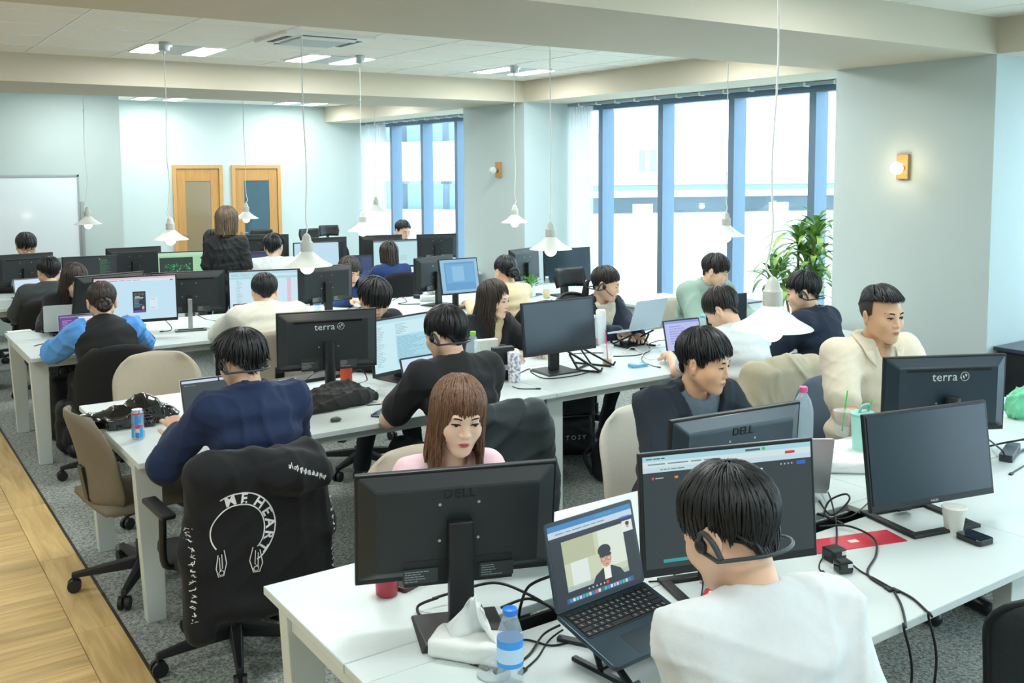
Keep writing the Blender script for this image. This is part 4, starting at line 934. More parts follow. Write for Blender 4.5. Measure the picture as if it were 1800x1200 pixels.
def head_field(N, h, female, ear=True):
    """N: neck base in the head frame"""
    lo = np.array([min(-.10, N[0]-.07), min(-.13, N[1]-.07), min(-.14, N[2]-.03)]); hi = np.array([max(.10, N[0]+.07), .125, .135])
    S = Field(lo, hi, h); j = .92 if female else 1.
    S.ell(HC, HR, 0); S.ell((0, .028, -.028), (.064*j, .062, .086), .03)
    for s in (-1, 1):
        S.cone((s*.053*j, .0, -.05), (s*.017, .066, -.098), .022, .017, .03); S.ell((s*.042*j, .056, -.034), (.024, .026, .026), .03)
    S.ell((0, .073, -.102), (.017, .016, .014), .02); S.cone((-.034, .079, .020), (.034, .079, .020), .011, .011, .02)
    S.ell((0, .066, -.064), (.03, .028, .026), .02)
    for s in (-1, 1):
        S.ell((s*.032, .107, .0), (.019, .022, .013), .014, 's'); S.ell((s*.032, .0765, -.002), (.0155, .0145, .0115), .006)
    S.cone((0, .083, .008), (0, .101, -.035), .0075, .0098 if not female else .0086, .013)
    for s in (-1, 1): S.ell((s*.0122, .092, -.038), (.0072, .0095, .0072), .007)
    S.ell((0, .0905, -.0625), (.021, .009, .0062), .006); S.ell((0, .0885, -.073), (.018, .0095, .007), .006)
    if ear:
        for s in (-1, 1):
            R = rotm(s*-22, 0, s*8); S.ell((s*.0815, -.012, -.010), (.0085, .019, .031), .006, R=R); S.ell((s*.090, -.006, -.006), (.006, .010, .017), .005, 's', R=R); S.ell((s*.079, -.006, -.036), (.007, .010, .011), .006)
    S.cone((0, -.022, -.045), N, .047*j, .054*j, .025)
    return S
def face_parts(S, root, M4, female, gaze, brows=True, look=0.):
    def sy(x, z, lo=.03):
        i = (x-S.lo[0])/S.h; k = (z-S.lo[2])/S.h; i0, k0 = int(i), int(k); a, b = i-i0, k-k0
        col = S.F[i0, :, k0]*(1-a)*(1-b)+S.F[i0+1, :, k0]*a*(1-b)+S.F[i0, :, k0+1]*(1-a)*b+S.F[i0+1, :, k0+1]*a*b
        w = np.nonzero(col < 0)[0]
        if not len(w): return lo
        q = w[-1]; t = col[q]/(col[q]-col[q+1]+1e-9) if q+1 < len(col) else 0
        return S.lo[1]+S.h*(q+t)
    def patch(name, outline, off, m, n=1):
        """fan over an outline projected onto the face"""
        cx = sum(p[0] for p in outline)/len(outline); cz = sum(p[1] for p in outline)/len(outline)
        V = [(cx, sy(cx, cz)+off, cz)]; Fq = []; k = len(outline)
        for s in (.5, 1.):
            for p in outline: x, z = cx+(p[0]-cx)*s, cz+(p[1]-cz)*s; V.append((x, sy(x, z)+off*(1 if s < 1 else .7), z))
        for i in range(k): a, b = 1+i, 1+(i+1) % k; Fq.append((0, a, b)); Fq.append((a, a+k, b+k)); Fq.append((a, b+k, b))
        V = [tuple(M4 @ Vector(v)) for v in V]; o = obj(name, fast_mesh(name, V, Fq, True), m, root); return o
    for s in (-1, 1):
        hh = .0052*gaze+.0012; al = [(s*.032+.0145*math.cos(t), -.001+hh*math.sin(t)*(1 if math.sin(t) > 0 else .7)+.0010*s*math.cos(t)) for t in np.linspace(0, 2*PI, 15)[:-1]]
        patch('eye', al, .0008, M_eyew)
        ih = min(.0056, hh+.0006); patch('iris', [(s*.032+look+.0068*math.cos(t), -.001+ih*math.sin(t)) for t in np.linspace(0, 2*PI, 11)[:-1]], .0016, M_iris)
        up = [(s*.032+.016*math.cos(t), -.001+(hh+.0004)*math.sin(t)+.001*s*math.cos(t)) for t in np.linspace(0, PI, 8)]; lo2 = [(x, z-.0021) for x, z in reversed(up)]
        patch('eyelashes', up+lo2, .0019, M_brow)
        if brows:
            t = np.linspace(-1, 1, 7); bt = .0034 if not female else .0024
            u2 = [(s*.033+.018*a, .0185+.0035*(1-a*a)+.001*s*a+bt) for a in t]; l2 = [(s*.033+.018*a, .0185+.0035*(1-a*a)+.001*s*a-bt*(1-.6*max(0, s*a))) for a in reversed(t)]
            patch('eyebrow', u2+l2, .0012, M_brow)
    t = np.linspace(0, 2*PI, 17)[:-1]; patch('lips', [(.0215*math.cos(a), -.0675+(.0075 if math.sin(a) > 0 else .009)*math.sin(a)*(1 if abs(math.cos(a)) < .9 else .6)) for a in t], .0007, M_lipf if female else M_lip)
    patch('mouth_line', [(.019*math.cos(a), -.0675+.0009*math.sin(a)) for a in t], .0018, mat('mouth_dark', '#6d3a34', .5))
def ik(S, Wt, l1, l2, hint):
    d = Wt-S; L = np.linalg.norm(d); L2 = min(L, (l1+l2)*.985); d = d/L; Wt = S+d*L2
    a = (l1*l1-l2*l2+L2*L2)/(2*L2); hgt = math.sqrt(max(l1*l1-a*a, 1e-6)); hint = hint-d*(hint@d); hint = hint/np.linalg.norm(hint)
    return S+d*a+hint*hgt, Wt
def hand_mesh(W, d, n, side, curl=.5, h=.0032):
    """wrist W, direction d, palm normal n (points away from the palm), side +1 = right hand"""
    d = d/np.linalg.norm(d); n = n-d*(n@d); n = n/np.linalg.norm(n); u = np.cross(d, n)*side   # u points to the thumb side
    S = Field(np.array([-.13, -.13, -.13])+W+d*.08, np.array([.13, .13, .13])+W+d*.08, h)
    S.cone(W-d*.03, W+d*.01, .024, .023, .02)
    S.cone(W+d*.02+u*.014, W+d*.075+u*.022, .017, .014, .016); S.cone(W+d*.02-u*.010, W+d*.072-u*.018, .016, .013, .016); S.cone(W+d*.03, W+d*.078, .015, .014, .016)
    for i, (off, L) in enumerate(((.030, .068), (.010, .076), (-.010, .070), (-.028, .055))):
        p = W+d*(.078-.004*abs(i-1.2))+u*off; ang = R_(10+8*i); dd = d+u*(.10*(1-i*.62)); dd /= np.linalg.norm(dd); r = .0092-.0006*i
        for j, fr in enumerate((.45, .31, .24)):
            ang += curl*R_((26, 42, 28)[j]); v = dd*math.cos(ang)-n*math.sin(ang); q = p+v*L*fr; S.cone(p, q, r, r*.9, .004 if j == 0 else .003); p = q; r *= .92
    p = W+d*.018+u*.024; v = d*.62+u*.72-n*.35; v /= np.linalg.norm(v); q = p+v*.042; S.cone(p, q, .0125, .0105, .01); v2 = d*.92+u*.25-n*.3; v2 /= np.linalg.norm(v2); S.cone(q, q+v2*.03, .0102, .0085, .004)
    return S.mesh()
PEOPLE = {}
def person(key, label, hp, hz, face, lean=.12, hyaw=0., hpitch=12., hroll=0., sc=1., female=False, skin='a', hair='short', hcol='black', layers=(), pants='#20242a', hands=None, near=1, stand=False, gaze=.7, look=0., width=1., locks=None, side=0., curl=.5, head_s=.99, elbow=(.75, -.25, -.8), shoes='#15181a', brow=True, palm=None, feat=True, drop=0., coff=(0, 0)):
    """hp: pixel of the head centre, hz: its height; face: compass direction of the chest in degrees"""
    Hw = at(hp[0], hp[1], z=hz); th = R_(face); fd = np.array([math.cos(th), math.sin(th), 0]); rd = np.array([math.sin(th), -math.cos(th), 0])
    base = Hw-fd*lean-rd*side; base[2] = 0
    root = thing('person', label, 'person', base, th-PI/2, 'people working in the office')
    def loc(p):
        q = np.array(p, float)-base; return np.array([q@rd, q@fd, q[2]])
    Hd = np.array([side, lean, hz]); seed = abs(hash(key)) % 1000 if False else sum(ord(c)*(i+3) for i, c in enumerate(key)) % 997
    w = (.87 if female else 1.)*width*sc
    pel = np.array([0, 0, .55]) if not stand else np.array([0, 0, .90*sc])
    Rh = rotm(hyaw, hpitch, hroll); Rn = rotm(hyaw*.35, hpitch*.5+lean*40, hroll*.5)
    N = Hd+Rn @ np.array([0, -.034, -.150-drop])*head_s
    sp = [pel, pel*.45+N*.55+np.array([0, -.055, -.01]), N]
    def bez(t): return sp[0]*(1-t)**2+sp[1]*2*t*(1-t)+sp[2]*t*t
    def fr(t):
        T = bez(min(1, t+.05))-bez(max(0, t-.05)); T /= np.linalg.norm(T); X = np.array([1., 0, 0]); Yv = np.cross(T, X); Yv /= np.linalg.norm(Yv); return np.stack([X, Yv, T], 1)
    TL = np.linalg.norm(N-pel)
    prof = [(0, .165, .125, .24), (.2, .155, .118, .2), (.42, .15, .112, .2), (.62, .165, .12, .22), (.8, .172, .112, .2), (.92, .12, .08, .12)]
    T85 = bez(.905); R85 = fr(.9)
    SH = [T85+R85 @ np.array([s*.165*w, .005, .0]) for s in (1, -1)]
    UA, FA = .285*sc*(.93 if female else 1), .25*sc*(.93 if female else 1)
    arms = []
    for i, s in enumerate((1, -1)):
        if hands is not None and hands[i] is not None: Wt = loc(hands[i])
        elif stand: Wt = np.array([s*.19, .10, .82*sc])
        else: Wt = np.array([s*.13, max(lean, 0)+.30, .775])
        E, Wt = ik(SH[i], Wt, UA, FA, np.array([s*elbow[0], elbow[1], elbow[2]])); arms.append((SH[i], E, Wt))
    legs = []
    for s in (1, -1):
        hip = pel+np.array([s*.085*w, .01, -.01])
        if stand: kn = np.array([s*.09, .02, .48*sc]); an = np.array([s*.09, -.01, .08])
        else:
            kn = np.array([s*.11, .42*sc, .53]); an = np.array([s*.11+.03*s, .40*sc+(.10 if (seed+s) % 3 else -.10), .085])
        legs.append((hip, kn, an))
    def torso(S, off, lo_t=0., arms_to=0., k=.05, sleeve_off=None, flare=0., shw=1.):
        for t, a, b, c in prof:
            if t < lo_t: continue
            bb = b*(1.0 if not female else .95)*w; S.ell(bez(t), (a*w+off+flare*max(0, .5-t), bb+off+flare*max(0, .5-t), c*TL*.62+off), k, R=fr(t))
        if female:
            for s in (-1, 1): S.ell(bez(.66)+fr(.66) @ np.array([s*.07, .075, 0]), (.062+off, .055+off, .062+off), .05)
        for i in (0, 1):
            S.cone(T85+R85 @ np.array([0, 0, .03]), T85+(SH[i]-T85)*shw, .05*w+off, (.058 if shw == 1 else .035)*w+off, .05)
        if arms_to > 0: sleeves(S, off if sleeve_off is None else sleeve_off, arms_to)
    def sleeves(S, off, to):
        for i in (0, 1):
            a, e, wv = arms[i]; r0, r1, r2 = .054*w, .042*w, .029*w
            if to <= 1: q = a+(e-a)*to; S.cone(a, q, r0+off, r0+(r1-r0)*to+off*1.15, .03)
            else:
                S.cone(a, e, r0+off, r1+off, .03); q = e+(wv-e)*(to-1); S.cone(e, q, r1+off, r1+(r2-r1)*(to-1)+off, .03)
    VV, FF = [], []
    def add(V, Fq):
        if len(V) == 0: return
        n = sum(len(v) for v in VV); VV.append(V); FF.append(Fq+n)
    hv = {2: .0032, 1: .0042, 0: .006}[near]; bv = {2: .010, 1: .013, 0: .016}[near]; cv = {2: .0075, 1: .0095, 0: .013}[near]
    # head in its own frame, then placed
    Nh = Rh.T @ ((N-Hd)/head_s); Nh2 = Nh+np.array([0, -.004, -.02]); S = head_field(Nh2, hv, female)
    V, Fq = S.mesh(); add((Rh @ (V*head_s).T).T+Hd, Fq)
    # trunk, arms and legs
    allp = np.array([p for a in arms for p in a]+[p for l in legs for p in l]+[N, pel]); lo = allp.min(0)-.2; hi = allp.max(0)+.2; lo[2] = max(lo[2], -.02)
    B = Field(lo, hi, bv); torso(B, -.012, 0, 2., k=.05, sleeve_off=-.002)
    for a, b, c in legs: B.cone(a, b, .078*w, .052*w, .03); B.cone(b, c, .05*w, .036*w, .02); B.cone(c+np.array([0, -.02, -.03]), c+np.array([0, .13, -.045]), .034, .028, .02)
    V, Fq = B.mesh(); add(V, Fq)
    for i, s in enumerate((1, -1)):
        a, e, wv = arms[i]; d = wv-e; dn = d/np.linalg.norm(d); d2 = dn*.8+np.array([-s*.12, .35, -.12 if not stand else -.9]); nn = np.array([s*.25, -.1, 1.]) if not stand else np.array([s*1., 0, 0])
        if palm is not None and palm[i] is not None: d2, nn = np.array(palm[i][0]), np.array(palm[i][1])
        V, Fq = hand_mesh(wv, d2, nn, s, curl, .0034 if near else .0055); add(V, Fq)
    me = fast_mesh('body', np.concatenate(VV), np.concatenate(FF), True); obj('body', me, SK[skin], root)
    M4 = Matrix.Translation(Hd) @ Matrix([[*(Rh[r]*head_s), 0] for r in range(3)]+[[0, 0, 0, 1]])
    M4 = Matrix(((Rh[0, 0]*head_s, Rh[0, 1]*head_s, Rh[0, 2]*head_s, Hd[0]), (Rh[1, 0]*head_s, Rh[1, 1]*head_s, Rh[1, 2]*head_s, Hd[1]), (Rh[2, 0]*head_s, Rh[2, 1]*head_s, Rh[2, 2]*head_s, Hd[2]), (0, 0, 0, 1)))
    if feat: face_parts(S, root, M4, female, gaze, brow, look)
    hairs = hair if isinstance(hair, tuple) else (hair,)
    V, Fq = hair_mesh(hairs[0], seed, locks or {2: 620, 1: 340, 0: 160}[near], {2: .0055, 1: .0075, 0: .011}[near])
    o = obj('hair', fast_mesh('hair', V, Fq, True), HM[hcol], root); o.matrix_local = M4
    if 'bun' in hairs:
        b = MB(); r2 = random.Random(seed)
        b.ball((0, -.115, -.035), (.045, .036, .04), 14, 10)
        for k in range(40):
            a = r2.uniform(0, 6.28); q = r2.uniform(.6, 1.5); pts = [(.044*math.cos(a+q*t)*math.sin(.5+t*2), -.115-.036*math.cos(t*2.6)*.9, -.035+.04*math.sin(a+q*t)*math.sin(.5+t*2)) for t in np.linspace(0, 1, 7)]; b.tube(pts, [.004, .006, .007, .007, .006, .005, .002], 5)
        o = b.build('hair_bun', HM[hcol], root, smooth=True); o.matrix_local = M4
    if 'tail' in hairs:
        b = MB(); r2 = random.Random(seed)
        for k in range(46):
            x, y = r2.uniform(-.022, .022), r2.uniform(-.018, .018); b.tube(catmull([(0, -.10, .005), (x*.8, -.135+y*.5, -.03), (x*1.4, -.13+y, -.11), (x*1.2, -.115+y, -.20-r2.uniform(0, .04))], 4), [.005]*5+[.006]*4+[.005]*3+[.001], 5)
        o = b.build('ponytail', HM[hcol], root, smooth=True); o.matrix_local = M4
    if hairs[0] == 'fade':
        b = MB(); V2 = []; F2 = []; n, m = 40, 8
        for i in range(n):
            ph = 2*PI*i/n
            for j in range(m):
                z = .07-(.10+.025*(-math.cos(ph)))*j/(m-1); r = math.sqrt(max(0, 1-((z-HC[2])/HR[2])**2)); V2.append((math.sin(ph)*(HR[0]*r+.003), HC[1]+math.cos(ph)*(HR[1]*r+.003), z))
        for i in range(n):
            ph = 360*i/n; ph = (ph+180) % 360-180
            if abs(ph) < 70: continue
            for j in range(m-1): F2.append((i*m+j, ((i+1) % n)*m+j, ((i+1) % n)*m+j+1, i*m+j+1))
        o = obj('faded_sides', fast_mesh('faded_sides', V2, F2, True), mat('hair_fade', '#3a302b', .8, var=.2, scale=400), root); o.matrix_local = M4
    # clothing layers
    for li, L in enumerate(layers):
        nm, colr, off, to = L['n'], L['m'], L.get('off', .008), L.get('arm', 2.)
        G = Field(lo-.03, hi+.03, cv); torso(G, off, L.get('lo', 0.), 0, .05, flare=L.get('flare', .02), shw=L.get('sh', 1.))
        if to > 0: sleeves(G, L.get('soff', off+.006), to*.97 if to > 1.2 else to)
        if L.get('hood'): G.cone(N+np.array([-.05, -.10, -.01]), N+np.array([.05, -.10, -.01]), .05, .05, .04)
        if L.get('skirt'):
            for a, b2, c in legs: G.cone(a, b2, .10, .10, .06)
        G.wrinkle(L.get('wr', .006), seed+li*7, L.get('fq', 24.))
        nk = L.get('neck', 'crew')
        if nk == 'collar':
            def ringf(x, y, z, c=N+Rn @ np.array([0, -.006, .018]), R=Rn):
                p = (x-c[0], y-c[1], z-c[2]); qx = R[0, 0]*p[0]+R[1, 0]*p[1]+R[2, 0]*p[2]; qy = R[0, 1]*p[0]+R[1, 1]*p[1]+R[2, 1]*p[2]; qz = R[0, 2]*p[0]+R[1, 2]*p[1]+R[2, 2]*p[2]
                rho = np.sqrt(qx**2+(qy*.92)**2); return np.sqrt((rho-.066*w-.28*np.maximum(-qz, 0)*.5-off*.6)**2+(np.maximum(np.abs(qz)-.02, 0))**2)-.0085
            G.op(ringf, N-.12, N+.12, .008)
        # neck opening
        up = Rn @ np.array([0, .02, .12]); G.cone(N+Rn @ np.array([0, .012, .012 if nk != 'wide' else -.004]), N+up, .058*(.9 if female else 1)+L.get('nk', .0), .066, .006, 's')
        if nk in ('v', 'collar'):
            zv = L.get('zv', N[2]-(.26 if nk == 'v' else .11)); sl = .36 if nk == 'v' else .34
            def wedge(x, y, z):
                return np.maximum((np.abs(x-side*(z-.55)/max(.3, N[2]-.55))-(z-zv)*sl)*.94, -(y-(lean*.75+.015+0*z)))
            if nk == 'v':
                sl2, P = G.sub(lo, hi); dd = (np.abs(P[0]-side*.8)-(P[2]-zv)*sl)+0*P[1]; G.F[sl2] -= (.0055*((dd > 0) & (dd < .05) & (P[1] > lean*.75+.0) & (P[2] > zv))).astype(f32)
            G.op(wedge, (side-.2, lean*.6, zv), (side+.2, hi[2] and N[1]+.3, N[2]+.1), .004, 's')
        if L.get('cut') is not None:
            zc_ = L['cut']; sl2, P = G.sub(lo-.03, hi+.03); G.F[sl2] = np.maximum(G.F[sl2], (zc_-P[2])+0*P[0]+0*P[1])
        V, Fq = G.mesh(); obj(nm, fast_mesh(nm, V, Fq, True), colr, root)
        if L.get('flaps'):   # pointed open collar lying on the shirt, and a row of buttons
            bvs = BVHTree.FromPolygons([tuple(v) for v in V], [tuple(int(i) for i in f) for f in Fq]); n6 = 8
            for s in (-1, 1):
                c4 = [Vector(N+np.array(q)*np.array([s, 1, 1])) for q in ((.050, -.055, .045), (.052, .050, .012), (.062, .110, -.085), (.118, .010, -.012))]; VP = []; FP = []
                for i in range(n6+1):
                    for jj in range(n6+1):
                        u, v = i/n6, jj/n6; p = (c4[0]*(1-u)+c4[1]*u)*(1-v)+(c4[3]*(1-u)+c4[2]*u)*v; q = bvs.find_nearest(p); p2 = q[0]+q[1]*(.009 if v > 0 else .004); VP.append(tuple(p2))
                for i in range(n6):
                    for jj in range(n6): a = i*(n6+1)+jj; FP.append((a, a+1, a+n6+2, a+n6+1))
                o = obj('collar_flap', fast_mesh('collar_flap', VP, FP, True), colr, root); md = o.modifiers.new('thick', 'SOLIDIFY'); md.thickness = .004; md.offset = 0
            for k in range(4):
                p = Vector((side+.006, N[1]+.3, N[2]-.16-.085*k)); hq = bvs.ray_cast(p, Vector((0, -1, 0)))
                if hq[0] is not None: MB().ball(tuple(hq[0]), (.006, .003, .006), 10, 6).build('button', M_whitep, root, smooth=True)
    # trousers and shoes
    G = Field(lo-.03, hi+.03, bv); G.ell(pel+np.array([0, 0, -.01]), (.175*w, .14*w, .12), .0)
    for a, b, c in legs: G.cone(a, b, .09*w, .064*w, .04); G.cone(b, c+np.array([0, 0, .03]), .063*w, .05*w, .03)
    G.wrinkle(.006, seed+50, 22.); V, Fq = G.mesh(); obj('trousers', fast_mesh('trousers', V, Fq, True), mat('trousers_'+pants.strip('#'), pants, .85, var=.08, scale=40), root)
    for a, b, c in legs:
        G = Field(c+np.array([-.08, -.1, -.1]), c+np.array([.08, .24, .06]), .009); p = np.array([c[0], c[1], 0]); G.cone(p+np.array([0, -.03, .04]), p+np.array([0, .14, .036]), .04, .034, .02); G.cone(p+np.array([0, -.02, .05]), p+np.array([0, 0, .09]), .04, .042, .02)
        G.F = np.maximum(G.F, (.004-G.ax[2])[None, None, :]); V, Fq = G.mesh(); obj('shoe', fast_mesh('shoe', V, Fq, True), mat('shoe_'+shoes.strip('#'), shoes, .4), root)
    PEOPLE[key] = dict(cb=base+np.array([*coff, 0]), root=root, M=M4, base=base, th=th, N=N, H=Hd); return root
def cloth(name, c, rough=.85, var=.06, scale=45, bump=.1): return mat('cloth_'+name, c, rough, var=var, scale=scale, bump=bump, bscale=350, sheen=.05)
C_white = cloth('white', '#d9dfe0'); C_cream = cloth('cream', '#dcd2bb'); C_navy = cloth('navy', '#12264a'); C_black = cloth('black', '#16191c'); C_dnavy = cloth('dark_navy', '#182430'); C_green = cloth('sage', '#8ba597'); C_pink = cloth('pink', '#eecbd2'); C_blue = cloth('sky_blue', '#5b9fe8'); C_char = cloth('charcoal', '#3b4446'); C_offw = cloth('off_white', '#dcdacb'); C_royal = cloth('royal', '#1f3a6e'); C_tan = cloth('light_tan', '#dcc9a4'); C_gt = cloth('grey_tee', '#5d6c78'); C_suit = cloth('suit', '#152438')
def P2(x, y, z): return at(x, y, z=z)
person('front', 'man in a white shirt and neckband headset, seen from behind, at the open laptop', (1281, 925), 1.17, 82, .16, hyaw=18, hpitch=22, hair='bowl', layers=[dict(n='shirt', m=C_white, off=.016, arm=2., soff=.03, wr=.012, fq=17, neck='crew')], near=2, width=.95, head_s=1.0, gaze=.6, elbow=(.08, -.7, -.8), hands=[at(1300, 1290, z=.77), at(1165, 1250, z=.77)])
person('pink', 'woman in a pink T-shirt with long brown hair behind the wide black monitor', (806, 727), 1.10, -104, .22, hyaw=-2, hpitch=10, hroll=-4, female=True, skin='c', hair='longfr', hcol='brown', layers=[dict(n='t_shirt', m=C_pink, off=.010, arm=.6, wr=.004)], near=2, head_s=.99, gaze=.75, locks=700, hands=[(1.42, 2.46, .76), (1.62, 2.44, .76)], drop=.05, width=.92)
person('jacket', 'man in a dark jacket over a grey T-shirt behind the curved monitor', (1238, 634), 1.135, -98, .18, hyaw=30, hpitch=10, skin='b', hair='swept', layers=[dict(n='t_shirt', m=C_gt, off=.006, arm=.5, wr=.005), dict(n='jacket', m=C_dnavy, off=.022, arm=2., neck='v', wr=.009)], near=2, head_s=1.0, gaze=.65)
person('cream', 'man in a cream short-sleeved shirt behind the monitor with the globe logo', (1549, 552), 1.222, -106, .10, hyaw=6, hpitch=4, skin='b', hair='fade', layers=[dict(n='shirt', m=C_cream, off=.016, arm=.72, soff=.026, neck='collar', wr=.006, fq=20, flaps=True)], near=2, head_s=1.02, gaze=1., width=1.08)
person('navy', 'man in a navy sweatshirt seen from behind, hand raised at the laptop', (425, 632), 1.125, 92, .17, hyaw=10, hpitch=16, hair='spiky', layers=[dict(n='sweatshirt', m=C_navy, off=.016, arm=2., wr=.008, neck='collar')], near=2, head_s=1.0, width=1.05, hands=[None, P2(316, 760, .80)], elbow=(.8, -.5, -.7), coff=(-.13, -.03), palm=[None, ((-.15, .75, .55), (-.3, -.75, .6))], curl=.55)
person('blackt', 'man in a black T-shirt with a neckband headset, seen from behind', (783, 585), 1.135, 88, .17, hyaw=22, hpitch=14, hair='bowl', layers=[dict(n='t_shirt', m=C_black, off=.014, arm=.75, soff=.024, wr=.007)], near=2, head_s=1.0, width=1.04)
person('curly', 'man with wavy black hair looking down behind the bright text screen', (658, 525), 1.11, -92, .22, hyaw=6, hpitch=32, hair='curly', layers=[dict(n='top', m=C_black, off=.014, arm=2.)], head_s=1.0, gaze=.25)
person('longhair', 'woman in a black jacket with long dark hair beside the switched-off monitor', (868, 525), 1.062, -88, .16, hyaw=30, hpitch=8, female=True, skin='c', hair='long', hcol='dark', layers=[dict(n='camisole', m=C_tan, off=.004, arm=.0), dict(n='jacket', m=C_black, off=.018, arm=2., neck='v')], near=1, head_s=.99, gaze=.7)
person('headset', 'woman in a navy jacket over a white top typing on the raised pale laptop', (1065, 498), 1.085, -92, .14, hyaw=40, hpitch=14, female=True, skin='a', hair=('tied', 'tail'), hcol='soft', layers=[dict(n='top', m=C_offw, off=.006, arm=.5), dict(n='jacket', m=C_suit, off=.020, arm=2., neck='v')], near=1, head_s=.99, gaze=.3, hands=[P2(1086, 584, .80), P2(1120, 588, .77)], curl=.35)
person('green', 'man in a sage-green sweatshirt looking down by the window', (1258, 475), 1.12, -90, .22, hyaw=30, hpitch=18, skin='a', hair='bowl', hcol='soft', layers=[dict(n='sweatshirt', m=C_green, off=.024, arm=2., wr=.009, fq=16)], near=1, head_s=1.0, gaze=.25, width=1.1)
person('whitet', 'man in a white T-shirt bending over the desk beside the khaki jacket', (1268, 542), 1.09, 84, .22, hyaw=30, hpitch=32, skin='a', hair='bowl', hcol='soft', layers=[dict(n='t_shirt', m=C_white, off=.016, arm=.75, soff=.024, wr=.008)], near=1, head_s=1.0)
person('suit', 'man in a navy suit seen from behind in front of the plant', (1412, 512), 1.125, 100, .14, hyaw=25, hpitch=12, hair='neat', layers=[dict(n='shirt', m=C_white, off=.004, arm=2., neck='collar'), dict(n='suit_jacket', m=C_suit, off=.020, arm=2., neck='collar', wr=.006)], near=1, head_s=1.0)
person('vest', 'woman in a black vest over a blue shirt, hair tied low, seen from behind', (179, 530), 1.07, 90, .14, hyaw=-6, hpitch=14, female=True, hair=('tied', 'bun'), hcol='dark', layers=[dict(n='shirt', m=C_blue, off=.006, arm=2., soff=.028, wr=.013, fq=34, neck='collar'), dict(n='vest', m=C_black, off=.030, sh=.55, arm=0., wr=.004)], near=1, head_s=1.02, width=1.1, elbow=(1., -.2, -.5))
person('sweat', 'man in a white sweatshirt leaning over the desk, seen from behind', (465, 512), 1.05, 80, .22, hyaw=-2, hpitch=24, hair='bowl', layers=[dict(n='sweatshirt', m=C_offw, off=.026, arm=2., wr=.010, fq=16)], near=1, head_s=1.0, width=1.12, elbow=(1., -.25, -.5))
person('grey', 'man in a charcoal grey suit at the left edge, seen from behind', (86, 478), 1.035, 82, .18, hyaw=14, hpitch=18, hair='neat', layers=[dict(n='suit_jacket', m=C_char, off=.022, arm=2., neck='collar')], near=1, head_s=1.04, width=1.05)
person('girl3', 'woman with a brown fringe half hidden behind the monitor in the third row', (131, 492), 1.075, -92, .14, hyaw=14, hpitch=24, female=True, hair='longfr', hcol='dark', layers=[dict(n='top', m=C_black, off=.014, arm=2.)], near=1, head_s=1.0, gaze=.3)
person('glasses', 'man with glasses looking over the monitor in front of the whiteboard', (46, 432), 1.155, -90, .12, hyaw=6, hpitch=22, skin='a', hair='fringe', layers=[dict(n='top', m=C_black, off=.014, arm=2.)], near=0, head_s=1.02, gaze=.4)
person('fart', 'man in a white T-shirt with black glasses in the far row, seen from behind', (481, 433), 1.145, 70, .12, hyaw=-14, hpitch=10, hair='spiky', layers=[dict(n='t_shirt', m=C_white, off=.016, arm=.75, soff=.024)], near=0, head_s=1.02, width=1.05)
person('fargirl', 'woman with brown hair behind the monitor in the third row', (614, 476), 1.0, -90, .12, hyaw=10, hpitch=20, female=True, hair='longfr', hcol='dark', layers=[dict(n='top', m=C_royal, off=.014, arm=2.)], near=0, head_s=1.02, gaze=.4)
person('bluetop', 'woman in a blue top with a dark bob, seen from behind', (683, 446), 1.01, 86, .12, hyaw=-4, hpitch=10, female=True, hair='bob', hcol='dark', layers=[dict(n='top', m=C_royal, off=.014, arm=2., neck='wide')], near=0, head_s=1.04, width=1.05)
person('tan', 'person in a light tan top with tied hair beside the green plant, seen from behind', (888, 476), 1.06, 100, .13, hyaw=-10, hpitch=14, female=True, hair=('tied', 'bun'), hcol='black', layers=[dict(n='top', m=C_tan, off=.014, arm=2.)], near=0, head_s=1.02)
person('farman', 'man at the far windows looking down behind the black monitor', (708, 405), 1.14, -98, .10, hyaw=16, hpitch=18, skin='a', hair='short', layers=[dict(n='shirt', m=C_white, off=.014, arm=2., neck='collar')], near=0, head_s=1.04, gaze=.3)
person('standing', 'standing woman in a frilly black blouse with an ash-brown bob, seen from behind', (399, 389), 1.46, 62, .02, hyaw=-8, hpitch=8, female=True, hair='bob', hcol='ash', layers=[dict(n='blouse', m=C_black, off=.012, arm=.72, soff=.022, wr=.011, fq=70)], near=1, head_s=1.02, stand=True, width=.86, elbow=(.12, -.6, -.1))
person('hidden', 'person with black hair mostly hidden behind the standing woman', (374, 424), 1.13, -88, .12, hpitch=14, female=True, hair='bob', hcol='black', layers=[dict(n='top', m=C_black, off=.012, arm=2.)], near=0, head_s=1.02)

